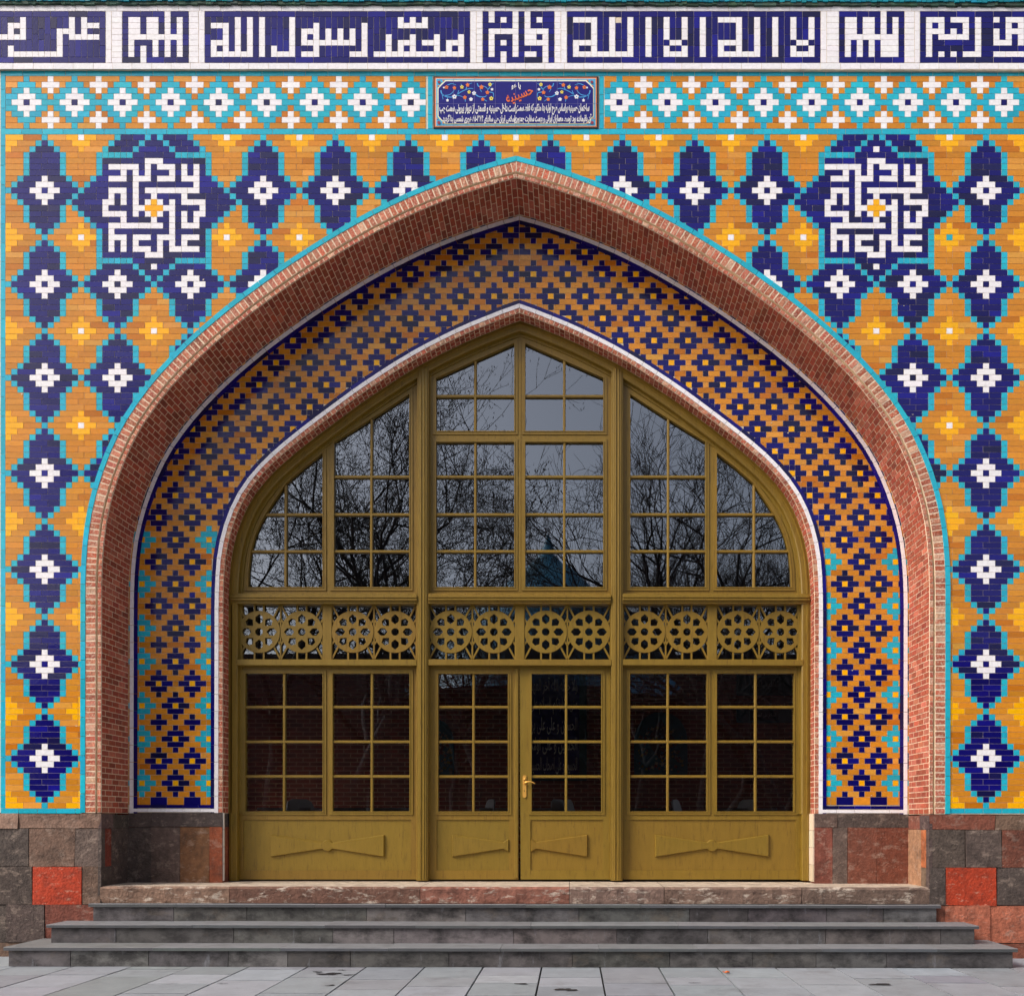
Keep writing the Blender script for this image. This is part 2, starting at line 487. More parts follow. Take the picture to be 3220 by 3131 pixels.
mrow(21, 'TTTTTTBBBBBBBTTTTTT')
mrow(22, 'TBBBBBTBBWBBTBBBBBT')
mrow(23, 'BBB', -1); MED[(24, 0)] = 'B'
def rrow(i):
    # row index -> lattice phase r (diamond centre 0); the first band is one row taller
    if i <= 5: return i - 8
    return i - 9
def fcell(c, i):
    for mc, right in ((18, 0), (138, 1)):
        k = (i, c - mc)
        if k in MED:
            if right and i == 2 and c == mc: return 'W'
            if right and i == 5 and c - mc == -8: return 'W'
            return MED[k]
    r = rrow(i)
    if i > 5: r = ((i - 9 + 8) % 16) - 8
    a = abs(r)
    q = ((c + 6) % 12) - 6
    b = abs(q)
    if a == 0:
        return 'B' if b == 0 or 3 <= b <= 5 else ('W' if b <= 2 else 'T')
    if a == 1: return 'W' if b <= 1 else 'B' if b <= 4 else 'T' if b == 5 else 'O'
    if a == 2: return 'W' if b == 0 else 'B' if b <= 3 else 'T' if b == 4 else 'O'
    if a <= 5: return 'B' if b <= 2 else 'T' if b == 3 else 'O'
    if a == 6: return 'B' if b <= 1 else 'T' if b == 2 else 'Y' if b == 6 else 'O'
    if a == 7: return 'B' if b == 0 else 'T' if b == 1 else 'Y' if b >= 5 else 'O'
    if b == 0: return 'T'
    if b <= 3: return 'O'
    if b <= 5: return 'Y'
    if c in (-6, 162) or (i > 60 and c in (6, 150)): return 'Y'
    if c == 150 and i == 17: return 'T'
    return 'W'
def runs(keys, single='T', par=0):
    """split a row of cells into bricks of one colour, at most three cells long"""
    out = []; i = 0; n = len(keys)
    while i < n:
        j = i
        while j < n and keys[j] == keys[i]: j += 1
        k = keys[i]; a = i
        if k in single:
            while a < j: out.append((a, a + 1, k)); a += 1
        else:
            first = True
            while a < j:
                L = j - a
                st = 3
                if first and L > 3: st = 2 if par % 2 else 3
                if L == 4: st = 2
                out.append((a, min(j, a + st), k)); a += st; first = False
        i = j
    return out
mosaic = MB()
Tz = T[0][1]
for i in range(114):
    ya, yb = interp(i, YK), interp(i + 1, YK)
    c0, c1 = -6, 162
    keys = [fcell(c, i) for c in range(c0, c1 + 1)]
    for a, b, k in runs(keys, par=i):
        def put(a, b):
            xa, xb = interp(c0 + a - .5, XK), interp(c0 + b - .5, XK)
            X0, Z0 = P(xa, yb); X1, Z1 = P(xb, ya)
            X0 = P(xa, (ya + yb) / 2)[0]
            return X0, X1, Z0, Z1
        X0, X1, Z0, Z1 = put(a, b)
        w = width_at(TIN, (Z0 + Z1) / 2)
        if min(abs(X0), abs(X1)) > w + .02 or (w < 0):
            mosaic.tile(X0, X1, Z0, Z1, 0, .0032, tcol(k))
        elif X0 * X1 > 0 and max(abs(X0), abs(X1)) < w:
            continue
        else:
            col = tcol(k)
            for q in range(a, b):
                X0, X1, Z0, Z1 = put(q, q + 1)
                if abs((X0 + X1) / 2) > w:
                    mosaic.tile(X0, X1, Z0, Z1, 0, .0032, col)
def strip_h(mb, x0, x1, y0, y1, k, step, d=0, y=0, h=.0034):
    x = x0
    while x < x1 - 1:
        xe = min(x1, x + step * U(.97, 1.03))
        A = P(x, y1, d); B = P(xe, y0, d)
        mb.tile(A[0], B[0], A[1], B[1], y, h, tcol(k)); x = xe
def strip_v(mb, x0, x1, y0, y1, k, step, d=0, y=0, h=.0034):
    v = y0
    while v < y1 - 1:
        ve = min(y1, v + step * U(.97, 1.03))
        A = P(x0, ve, d); B = P(x1, v, d)
        mb.tile(A[0], B[0], A[1], B[1], y, h, tcol(k)); v = ve
strip_h(mosaic, 3, 1341, 406, 424, 'T', 66); strip_h(mosaic, 1341, 3240, 406, 424, 'T', 57)
strip_v(mosaic, 2, 18, 224, 2541, 'T', 60); strip_v(mosaic, 3224, 3240, 224, 2541, 'T', 60)
strip_h(mosaic, 2, 258, 2541, 2557, 'T', 58); strip_h(mosaic, 2976, 3240, 2541, 2557, 'T', 58)
def chip(mb, px, py, d, r):
    X, Z = P(px, py, d); n_ = 7
    mb.add([(X + r * U(.5, 1.2) * cos(2 * pi * i / n_), d - .0055, Z + r * .6 * U(.5, 1.2) * sin(2 * pi * i / n_)) for i in range(n_)], [tuple(range(n_))], MOR)
for px, py in ((2824, 955), (2842, 962), (3010, 1080), (2870, 1304), (3080, 2095), (3140, 2095), (46, 2026), (240, 2282), (2100, 520), (640, 880), (70, 1240)):
    chip(mosaic, px, py, 0, U(.006, .014))
mosaic.build('mosaic_field', M_glaze, facade)

# -------- band of white rosettes
band = MB()
strip_h(band, 3, 3240, 222, 240.5, 'T', 68)
def bcell(q, r, full=True):
    a, b = abs(r), abs(q)
    if a == 0: return 'B' if b == 0 else 'W' if b <= 2 else 'T'
    if a == 1: return 'W' if b <= 1 else 'T' if b <= 3 - (1 if False else 0) and b < 4 else 'O'
    if a == 2: return 'W' if b == 0 else 'T' if b <= 2 else 'O' if b == 3 else 'W'
    if a == 3: return 'T' if b <= 1 else 'O' if b == 2 else 'W'
    return 'T' if b == 0 else 'O' if b <= 3 else 'W'
def bandpart(xc0, n, cL, cR, pitch):
    cw = pitch / 8
    for ri in range(9):
        r = ri - 4
        ya = 240.5 + (405.8 - 240.5) * ri / 9; yb = 240.5 + (405.8 - 240.5) * (ri + 1) / 9
        keys = []
        for c in range(cL, cR + 1):
            q = ((c + 4) % 8) - 4
            k = bcell(q, r)
            if (c < -3 + 1 or c > (n - 1) * 8 + 2) and k == 'W' and abs(q) >= 3: k = 'O'
            keys.append(k)
        for a, b, k in runs(keys, single='', par=ri):
            xa, xb = xc0 + (cL + a - .5) * cw, xc0 + (cL + b - .5) * cw
            A = P(xa, yb); B = P(xb, ya)
            band.tile(A[0], B[0], A[1], B[1], 0, .0032, tcol(k))
bandpart(84, 9, -3, 66, 151)
bandpart(1947.6, 9, -2, 67, 151.2)
strip_v(band, 1345, 1361, 240.5, 406, 'T', 60); strip_v(band, 1884, 1899, 240.5, 406, 'T', 60)
band.build('rosette_band', M_glaze, facade)

# -------- inscription band in square script: rows 1..7 of nine, columns of white cells
DK = -0.03
def rng(s):
    o = set()
    for t in s.split():
        if '-' in t[1:]:
            a, b = t.rsplit('-', 1) if not t.startswith('-') else (('-' + t[1:].split('-')[0]), t[1:].split('-')[1])
            o |= set(range(int(a), int(b) + 1))
        else: o.add(int(t))
    return o
PAN = [
 (-13.5, 332.3, 18, {1: '4 12 14', 2: '2-4 12 14-16', 3: '2 4 10-12 14', 4: '0-4 10 12-16', 5: '10', 6: '2 10', 7: '2-10'}),
 (384.7, 594, 11, {0: '7', 1: '1 2 4 5 7 9', 2: '1 2 4 5 7 9', 3: '1 2 4 5 7 9', 4: '1-9', 5: '1 5 7 9', 6: '1 3 5 7 9', 7: '1 3 5 7 9', 8: '3'}),
 (644, 1478.5, 44, {1: '5 7 9 14 32 34 36', 2: '1-3 5 7 9 14 18 26 32-36', 3: '3 5 7 9 14 16-18 20 22 24 26', 4: '3 5 7 9 14 16 18 20 22 24 26 30 34 38 42',
   5: '1-3 5 7 9 14 16-24 26 30 32-34 36-38 40-42', 6: '1 3 5 7 9 11 14 18 26 30 32 34 38 40 42', 7: '1-7 9 11-14 16-18 24-26 28-42'}),
 (1517.8, 1743.4, 12, {0: '1 5 7', 1: '1 3 5 7 9', 2: '5 7', 3: '1-5 7-10', 4: '1 5 7 8 10', 5: '1 3 5 7-10', 6: '1 5 10', 7: '1 3 5 7 8 10', 8: '3 10'}),
 (1782.8, 2580, 42, {1: '1-4 7 10 13 16 19 22 25-28 31 34 37 40', 2: '4 7 10 13 16 19 22 28 31 34 37 40', 3: '4 7 10 13 16 19 22 28 31 34 37 40',
   4: '4 7 10 13 16 19 22 28 31 34 37 40', 5: '1-4 7 10 13 17 18 22 25-28 31 34 38 39', 6: '1 4 7 10 13 16 19 22 25 28 31 34 37 40', 7: '1-10 13 16-19 22 25-31 34 37-40'}),
 (2638, 2843.8, 11, {0: '7', 1: '1 2 4 5 7 9', 2: '1 2 4 5 7 9', 3: '1 2 4 5 7 9', 4: '1-9', 5: '1 3 5 7-9', 6: '1 3 5 7-9', 7: '1 3 5 7-9'}),
 (2892.6, 3239, 18, {1: '1-3 5-7 9 12 14-16', 2: '1 3 7 9 14 16', 3: '1-3 5 7 9 12 14-16', 4: '1 3-7 9 12 14 16', 5: '1 9 12-14 16', 6: '1 9', 7: '1 3 5 7-9 12-17'}),
]
kufi = MB()
KY = [(0, 37.2), (9, 199)]
for pi_, (xa, xb, n_, rows) in enumerate(PAN):
    cw = (xb - xa) / n_; vert = pi_ in (0, 2, 4)
    wh = {r: rng(s) for r, s in rows.items()}
    grid = [['W' if c in wh.get(r, ()) else 'B' for c in range(n_)] for r in range(9)]
    def put(c0, c1, r0, r1, k):
        A = P(xa + c0 * cw, interp(r1, KY), DK); B = P(xa + c1 * cw, interp(r0, KY), DK)
        if pi_ == 4 and k == 'B' and r0 <= 1 < r1 and c0 <= 8 < c1: 
            k = 'B'
        kufi.tile(A[0], B[0], A[1], B[1], DK, .0034, tcol(k))
    if pi_ == 4: grid[1][8] = 'X'
    if vert:
        for r in (0, 8):
            for a, b, k in runs(grid[r], single='', par=0): put(a, b, r, r + 1, k)
        for c in range(n_):
            colk = [grid[r][c] for r in range(1, 8)]
            for a, b, k in runs(colk, single='', par=c):
                if k != 'X': put(c, c + 1, 1 + a, 1 + b, k)
    else:
        for r in range(9):
            for a, b, k in runs(grid[r], single='', par=r): put(a, b, r, r + 1, k)
# white borders and separators
strip_h(kufi, -20, 3240, 18, 36.5, 'W', 64, DK, DK); strip_h(kufi, -20, 3240, 199.6, 219, 'W', 62, DK, DK)
for xa, xb in ((332.8, 351), (625, 643.6), (1479, 1497.5), (1764, 1782.4), (2580.5, 2599), (2876, 2892)):
    strip_v(kufi, xa, xb, 37, 199, 'W', 60, DK, DK)
for xa, xb in ((351.5, 384.2), (594.4, 624.6), (1498, 1517.4), (1744, 1763.5), (2599.5, 2637.5), (2844.4, 2875.5)):
    strip_v(kufi, xa, xb, 37, 199, 'W', 18, DK, DK)
kufi.build('inscription_band', M_glaze, facade)
kb = MB(); z0, z1 = P(1620, 219.5, DK)[1], P(1620, 17.5, DK)[1]
kb.box(-5.46, 5.46, DK, .2, z0, z1); kb.build('inscription_bed', M_mortar, facade)

# -------- cornice
co = MB()
zc = P(1620, 13, -.05)[1]
co.box(-5.6, 5.6, -.045, .3, zc, zc + .6, lin((42, 44, 34)))  # dark green-brown body colour stands in for the shadow gap below the tiles
co.build('cornice', M_plain, facade)
ct = MB(); x = -5.6
while x < 5.6:
    w = .056 + U(-.004, .006); dz = U(-.006, .010)
    for k in range(5):
        z0 = zc + .012 + dz + k * .09
        ct.tile(x, x + w, z0, z0 + .088, -.05 - .004, .012, vary(lin((22, 134, 152)), .14, .06), tilt=.05)
    x += w
ct.build('cornice_tiles', M_glaze, facade)
rag = MB(); x = -5.6
while x < 5.6:
    w = U(.02, .09); rag.box(x, x + w, -.052 - U(0, .006), -.03, zc - U(.004, .016), zc + .02, vary(lin((60, 84, 70)), .25, .1)); x += w
rag.build('cornice_edge', M_brick, facade)

# -------- turquoise line, brick ring and soffit of the great arch
def along(c, pitch):
    c = resample(c, pitch); N = normals(c)
    return c, N
def strip_curve(mb, c, o0, o1, y, h, k, pitch, jit=.0, g=.0022, zmin=None):
    cc = resample(c, pitch); N = normals(cc)
    for sx in (1, -1):
        for i in range(len(cc) - 1):
            (a, na), (b, nb) = (cc[i], N[i]), (cc[i + 1], N[i + 1])
            if i == 0:      # mitre at the apex
                pa0, pa1 = offset(cc, o0)[0] if o0 else cc[0], offset(cc, o1)[0] if o1 else cc[0]
            else:
                pa0 = (a[0] + na[0] * o0, a[1] + na[1] * o0); pa1 = (a[0] + na[0] * o1, a[1] + na[1] * o1)
            pb0 = (b[0] + nb[0] * o0, b[1] + nb[1] * o0); pb1 = (b[0] + nb[0] * o1, b[1] + nb[1] * o1)
            L = hypot(b[0] - a[0], b[1] - a[1]); ux, uz = (b[0] - a[0]) / L * g, (b[1] - a[1]) / L * g
            q = [(pa0[0] + ux, pa0[1] + uz), (pb0[0] - ux, pb0[1] - uz), (pb1[0] - ux, pb1[1] - uz), (pa1[0] + ux, pa1[1] + uz)]
            col = tcol(k) if isinstance(k, str) else k()
            j = [U(-jit, jit) for _ in range(12)]
            fr_ = [(sx * (p[0] + j[m]), y - h + j[m + 4] * .45, p[1] + j[m + 8]) for m, p in enumerate(q)]
            bk = [(sx * p[0], y, p[1]) for p in q]
            mb.add(fr_ + bk, [(0, 1, 2, 3), (4, 0, 3, 7), (1, 5, 6, 2), (3, 2, 6, 7), (4, 5, 1, 0)], col)
def bcol():
    c = vary(BRI, .13, .06)
    if R() < .35: c = vary(lin((192, 116, 88)), .1, .04)
    elif R() < .15: c = vary(lin((208, 158, 128)), .08)
    return c
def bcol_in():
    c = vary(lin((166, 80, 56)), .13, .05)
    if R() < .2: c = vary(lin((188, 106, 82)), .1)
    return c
tl = MB(); strip_curve(tl, T, .001, 15.5 * PXF, -.004, .008, 'T', .20)
tl.build('arch_border', M_glaze, facade)
ring = MB()
strip_curve(ring, T, -31 * PXF, -1.2 * PXF, -.003, .0055, bcol, .062, .003, .0065)
strip_curve(ring, T, -48.5 * PXF, -38 * PXF, .003, .008, bcol, .062, .003, .006)
ring.build('arch_ring', M_ring, facade)
def sweep(mb, c, prof, col=(1, 1, 1), smooth=False):
    """profile [(offset outward, y)...] drawn along a half curve, both halves"""
    rows = [offset(c, o) if o else c for o, _ in prof]
    n = min(len(r) for r in rows)
    rows = [resample(r, .04)[:] for r in rows]
    n = min(len(r) for r in rows)
    for sx in (1, -1):
        vs = []
        for k, (o, y) in enumerate(prof):
            r = rows[k]
            m = len(r) - 1
            for i in range(n):
                t = i / (n - 1) * m; j = min(int(t), m - 1); f = t - j
                vs.append((sx * (r[j][0] + (r[j + 1][0] - r[j][0]) * f), y, r[j][1] + (r[j + 1][1] - r[j][1]) * f))
        fs = [(k * n + i, k * n + i + 1, (k + 1) * n + i + 1, (k + 1) * n + i) for k in range(len(prof) - 1) for i in range(n - 1)]
        mb.add(vs, fs, col, smooth)
rm = MB()
sweep(rm, T, [(.0, -.007), (-31.5 * PXF, -.007), (-32 * PXF, .03), (-37 * PXF, .03), (-37.5 * PXF, .0), (-48 * PXF, .0), (-49 * PXF, .003), (-49 * PXF, D1 + .01)])
rm.build('arch_mortar', M_bmortar, facade)
def soffit(mb, c, y0, y1, pitch, blen, h, colf):
    cc = resample(c, pitch); N = normals(cc)
    for sx in (1, -1):
        for i in range(len(cc) - 1):
            a, b, na, nb = cc[i], cc[i + 1], N[i], N[i + 1]
            L = hypot(b[0] - a[0], b[1] - a[1]); g = .0046
            ux, uz = (b[0] - a[0]) / L * g, (b[1] - a[1]) / L * g
            y = y0 - (blen / 2 if i % 2 else 0)
            while y < y1 - .005:
                ya, yb = max(y, y0) + (.0065 if y > y0 else 0), min(y + blen, y1) - .0065
                if yb - ya > .012:
                    q = [(a[0] + ux, a[1] + uz), (b[0] - ux, b[1] - uz)]
                    hh = h + U(-.0015, .0015)
                    ins = [(q[0][0] - na[0] * hh, q[0][1] - na[1] * hh), (q[1][0] - nb[0] * hh, q[1][1] - nb[1] * hh)]
                    if i == 0: ins[0] = (max(0.0, ins[0][0]), ins[0][1])
                    vs = [(sx * ins[0][0], ya, ins[0][1]), (sx * ins[1][0], ya, ins[1][1]), (sx * ins[1][0], yb, ins[1][1]), (sx * ins[0][0], yb, ins[0][1]),
                          (sx * q[0][0], ya, q[0][1]), (sx * q[1][0], ya, q[1][1]), (sx * q[1][0], yb, q[1][1]), (sx * q[0][0], yb, q[0][1])]
                    mb.add(vs, [(0, 1, 2, 3), (4, 5, 1, 0), (5, 6, 2, 1), (6, 7, 3, 2), (7, 4, 0, 3)], colf())
                y += blen
sf = MB(); soffit(sf, SO, .012, D1 - .012, .060, .14, .0035, bcol_in)
sf.build('arch_soffit', M_brick, facade)

# -------- recessed panel: small lattice of blue crosses with yellow hearts
inner_cut = offset(Q, 20 * PXR); outer_cut = offset(SO, .03)
rec = MB()
ROWC = 723.6; RP = 17.38
def left_ev():
    ev = [(56, 's'), (60, 'p'), (64, 's'), (68, 'p'), (72, 's'), (75, 'q'), (78, 's'), (82, 'p'), (86, 's'), (89, 'q'), (92, 's'), (96, 'p'), (100, 's'), (103, 'q')]
    return ev
def motif(q, r, small=False):
    a, b = abs(r), abs(q)
    if small:
        if a == 0: return 'B' if b <= 1 else None
        return 'B' if a == 1 and b == 0 else None
    if a == 0: return 'Y' if b == 0 else ('B' if b <= 2 else None)
    if a == 1: return 'B' if b <= 1 else None
    return 'B' if a == 2 and b == 0 else None
def rcell(side, c, i):
    """c counts cells outward from the centre line"""
    if side == 'L' and i >= 54:
        for row, k in left_ev():
            if abs(i - row) > 2: continue
            if k == 's':
                for cc, t in ((62, 0), (56, 1), (68, 1)):
                    m = motif(c - cc, i - row)
                    if m: return 'T' if (t and m == 'B') else m
            else:
                for cc in (59, 65):
                    m = motif(c - cc, i - row, k == 'q')
                    if m: return m
        if i > 57: return 'O'
    for k in (floor(i / 4) - 1, floor(i / 4), floor(i / 4) + 1, floor(i / 4) + 2):
        row = 4 * k
        if abs(i - row) > 2 or row < -4: continue
        if row > 101: continue
        base = 2 if k % 2 == 0 else 5
        c0 = round((c - base) / 6) * 6 + base
        if c0 < 2: c0 = base
        for cc in (c0, c0 - 6, c0 + 6):
            if cc < 2: continue
            m = motif(c - cc, i - row)
            if m:
                if side == 'R' and cc in (53, 65) and k % 2 == 1 and row >= 60 and m == 'B': return 'T'
                return m
        if k % 2 == 1 and motif(c, i - row, True) and i <= row: return 'B'
    if side == 'R' and i >= 101:
        for cc in (56, 62):
            m = motif(c - cc, i - 103, True)
            if m: return m
    return 'O'
def rx(side, c, i):
    if side == 'L': return 1641.5 - 17.57 * c
    if c <= 0: return 1641.5 + 17.8 * c
    k = min(1, i / 60) if i > 0 else 0
    return 1641.5 + 17.8 * c + 18 * k * min(1, c / 12) - (.1 * (c - 59) if i > 60 else 0)
for i in range(-2, 104):
    ya, yb = ROWC + (i - .5) * RP, (2530.5 if i == 103 else ROWC + (i + .5) * RP)
    for side in 'LR':
        cs = 0 if side == 'R' else 1
        keys = [rcell(side, c, i) for c in range(cs, 74)]
        for a, b, k in runs(keys, single='', par=i):
            for part in range(2):
                def ext(a, b):
                    xa, xb = rx(side, cs + a - .5, i), rx(side, cs + b - .5, i)
                    if side == 'L': xa, xb = xb, xa
                    A = P(xa, yb, D1); B = P(xb, ya, D1); return A[0], B[0], A[1], B[1]
            X0, X1, Z0, Z1 = ext(a, b)
            zc_ = (Z0 + Z1) / 2
            wi, wo = width_at(inner_cut, zc_), width_at(outer_cut, zc_)
            lo, hi = min(abs(X0), abs(X1)), max(abs(X0), abs(X1))
            if X0 * X1 < 0: lo = 0
            if hi < wi or lo > wo: continue
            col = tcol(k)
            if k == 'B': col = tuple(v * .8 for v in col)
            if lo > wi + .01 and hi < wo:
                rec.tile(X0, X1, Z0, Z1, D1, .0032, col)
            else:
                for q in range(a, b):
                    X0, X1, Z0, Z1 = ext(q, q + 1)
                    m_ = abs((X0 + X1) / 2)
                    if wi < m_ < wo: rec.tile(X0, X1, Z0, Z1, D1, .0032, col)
for px, py in ((2441, 1416), (2596, 2108), (2612, 2105), (2630, 2106), (2680, 2107), (560, 2295), (2478, 1362), (2425, 1330), (450, 2510), (2740, 2500)):
    chip(rec, px, py, D1, U(.006, .016))
rec.build('recess_mosaic', M_glaze, facade)
rb = MB()
XO = SO[-1][0]; qo = Q[-1][0]
for off, w, k in ((5, 12, 'W'), (17.5, 11, 'B')):
    strip_curve(rb, SO, -(off + w) * PXR, -off * PXR, D1 - .004, .010 if k == 'W' else .008, k, .19)
strip_curve(rb, Q, .0005, 12.3 * PXR, D1 - .004, .010, 'W', .19)
strip_curve(rb, Q, 12.8 * PXR, 24 * PXR, D1 - .004, .008, 'B', .19)
for sx in (-1, 1):
    for (y0, y1, k, h, ia, oa) in ((2531, 2542, 'B', .009, 13, 19), (2543, 2554.5, 'W', .011, 1, 6)):
        xa, xb = qo + ia * PXR, XO - oa * PXR
        n_ = 5
        for j in range(n_):
            A, B = xa + (xb - xa) * j / n_, xa + (xb - xa) * (j + 1) / n_
            z0, z1 = EYE + (2584 - y1) * PXR, EYE + (2584 - y0) * PXR
            rb.tile(min(sx * A, sx * B), max(sx * A, sx * B), z0, z1, D1 - .004, h, tcol(k))
rb.build('recess_border', M_glaze, facade)
# bed of the recess between the two arches
rbed = MB()
NB = 160
oc = resample(offset(SO, .02), .04); ic = resample(offset(Q, -.01), .04)
for sx in (1, -1):
    vs = []
    for i in range(NB + 1):
        for c in (oc, ic):
            t = i / NB * (len(c) - 1); j = min(int(t), len(c) - 2); f = t - j
            vs.append((sx * (c[j][0] + (c[j + 1][0] - c[j][0]) * f), D1, c[j][1] + (c[j + 1][1] - c[j][1]) * f))
    rbed.add(vs, [(2 * i, 2 * i + 2, 2 * i + 3, 2 * i + 1) for i in range(NB)])
rbed.build('recess_bed', M_mortar, facade)
ir = MB()
strip_curve(ir, Q, -12.4 * PXR, -.6 * PXR, D1 - .002, .008, bcol, .060, .003, .006)
ir.build('inner_ring', M_ring, facade)
im = MB(); sweep(im, Q, [(.0, D1 - .0065), (-13 * PXR, D1 - .0055), (-13 * PXR, D2 + .05)])
im.build('inner_mortar', M_bmortar, facade)
isf = MB(); soffit(isf, FR, D1 + .008, D2 - .004, .060, .075, .0035, bcol_in)
isf.build('inner_soffit', M_brick, facade)

# -------- plinth of big worn blocks
DKB, BRN, RED, RBR, TAN, GRB, SAL = map(lin, ((82, 70, 64), (112, 88, 72), (182, 62, 32), (122, 70, 54), (168, 128, 92), (96, 80, 72), (168, 98, 72)))
pls = {-1: MB(), 1: MB()}
def block(mb, x0, x1, y0, y1, d, col, th=.3, j=.006, dd=0):
    A = P(x0, y1, d); B = P(x1, y0, d); g = .0025
    mb.rough(A[0] + g, B[0] - g, d - dd, d + th, A[1] + g, B[1] - g, vary(col, .06, .02), j)
xL = SO[-1][0]
EL = 318; ER = 2922
rowsL = [((2557, 2604), [(-160, 60, lin((146, 118, 100))), (60, 251, lin((138, 108, 90))), (251, EL, lin((128, 98, 82)))]),
         ((2604, 2723), [(-160, -40, BRN), (-40, 91, DKB), (91, 237, BRN), (237, EL, GRB)]),
         ((2723, 2842), [(-160, -30, DKB), (-30, 103, DKB), (103, 259, None), (259, EL, BRN)]),
         ((2842, 2962), [(-160, 20, DKB), (20, 142, DKB), (142, EL, RBR)]),
         ((2962, 3015), [(-160, 90, BRN), (90, EL, BRN)])]
rowsR = [((2561, 2608), [(ER, 3128, RBR), (3128, 3300, BRN), (3300, 3420, GRB)]),
         ((2608, 2727), [(ER, 3035, DKB), (3035, 3149, GRB), (3149, 3290, RBR), (3290, 3420, DKB)]),
         ((2727, 2846), [(ER, 2971, DKB), (2971, 3133, None), (3133, 3270, DKB), (3270, 3420, BRN)]),
         ((2846, 2965), [(ER, 2971, RBR), (2971, 3112, SAL), (3112, 3290, SAL), (3290, 3420, BRN)]),
         ((2965, 3021), [(ER, 3100, SAL), (3100, 3420, RBR)])]
redb = []
for rows in (rowsL, rowsR):
    for (y0, y1), bl in rows:
        for x0, x1, c in bl:
            if c is None: redb.append((x0, x1, y0, y1)); continue
            block(pls[-1 if x0 < 1600 else 1], x0, x1, y0, y1, 0, c, dd=U(.004, .016))
cores = {-1: MB(), 1: MB()}; zf = P(0, 2558)[1]
for sx in (-1, 1):
    cores[sx].box(min(sx * (xL + .008), sx * 5.9), max(sx * (xL + .008), sx * 5.9), .004, .62, -.02, zf - .004)
# jambs and back of the recess below the tiling
def jblock(sx, y0, y1, z0, z1, col):
    a, b = xL - .006 + U(-.003, .003), xL + .03
    v = [(sx * a, y0 + .002, z0 + .002), (sx * a, y1 - .002, z0 + .002), (sx * a, y1 - .002, z1 - .002), (sx * a, y0 + .002, z1 - .002),
         (sx * b, y0 + .002, z0 + .002), (sx * b, y1 - .002, z0 + .002), (sx * b, y1 - .002, z1 - .002), (sx * b, y0 + .002, z1 - .002)]
    pls[sx].add(v, [(0, 1, 2, 3), (4, 5, 1, 0), (5, 6, 2, 1), (6, 7, 3, 2), (7, 4, 0, 3)], vary(col, .06))
zt = zf; za = P(318, 2604)[1]; zb_ = P(318, 2725)[1]
for sx, cols in ((-1, [GRB, DKB, DKB, lin((122, 56, 40)), DKB, DKB]), (1, [DKB, RBR, DKB, lin((178, 100, 56)), TAN, BRN])):
    jblock(sx, -.01, .24, za, zt, cols[0]); jblock(sx, .24, D1 - .004, za, zt, cols[1])
    jblock(sx, -.01, .07, zb_ if sx < 0 else ZP - .2, za, cols[2]); jblock(sx, .07, .20, zb_, za, cols[3]); jblock(sx, .20, D1 - .004, ZP - .02, za, cols[4])
    jblock(sx, -.01 if sx < 0 else .07, .20, ZP - .2, zb_, cols[5])
zr = ZBR - .002
def rblk(xa, xb, za_, zb2, col):
    pls[-1 if xa < 0 else 1].rough(xa + .002, xb - .002, D1 - U(.004, .012), D1 + .25, zb2 + .002, za_ - .002, vary(col, .06), .003)
fx = FR[-1][0]
zm = P(600, 2599, D1)[1]
LB = [P(x, 2700, D1)[0] for x in (411, 476, 567, 659)]
rblk(-xL - .0, LB[1], zr, zm, DKB); rblk(LB[1], P(573, 2580, D1)[0], zr, zm, DKB); rblk(P(573, 2580, D1)[0], -fx, zr, zm, DKB)
for a, b, c in ((-xL, LB[1], DKB), (LB[1], LB[2], GRB), (LB[2], LB[3], lin((128, 88, 58))), (LB[3], -fx, lin((150, 76, 48)))): rblk(a, b, zm, ZP - .02, c)
RB_ = [P(x, 2700, D1)[0] for x in (2617, 2664, 2755)]
zm2 = P(2700, 2601, D1)[1]
rblk(fx, P(2632, 2580, D1)[0], zr, zm2, GRB); rblk(P(2632, 2580, D1)[0], xL, zr, zm2, DKB)
for a, b, c in ((fx, RB_[0], RBR), (RB_[0], RB_[1], GRB), (RB_[1], RB_[2], RBR), (RB_[2], xL, lin((124, 66, 48)))): rblk(a, b, zm2, ZP - .02, c)
for q in cores.values(): q.build('plinth_core', M_plaster, facade)
for q in pls.values(): q.build('plinth', M_stone, facade)
for x0, x1, y0, y1 in redb:
    b = MB(); block(b, x0, x1, y0, y1, 0, RED, dd=.014)
    o = b.build('red_block', M_redstone, facade); o['label'] = 'bright red stone block of the dark plinth'
# white tile edging left on the reveal beside the timber frame
ed = MB(); el = MB()
zz = ZP + .02
while zz < ZBR:
    h_ = min(.19, ZBR - zz)
    ed.box(fx - .016, fx + .001, D1 + .0, D2 - .002, zz, zz + h_ - .004, vary(lin((226, 208, 180)), .05))
    el.box(-fx - .001, -fx + .012, D1 + .0, D1 + .03, zz, zz + h_ - .004, vary(lin((220, 214, 200)), .05))
    zz += h_
ed.build('reveal_edging', M_plain, facade); el.build('reveal_edging', M_plain, facade)
# side returns of the building outside the photograph
sw = MB()
for sx in (-1, 1):
    sw.box(min(sx * 5.47, sx * 12), max(sx * 5.47, sx * 12), .02, .4, -.02, ZTOP + .6)
sw.box(-12, 12, .3, 3, ZTOP + .5, ZTOP + 1.2)
sw.build('side_wall', M_sidebrick, facade)

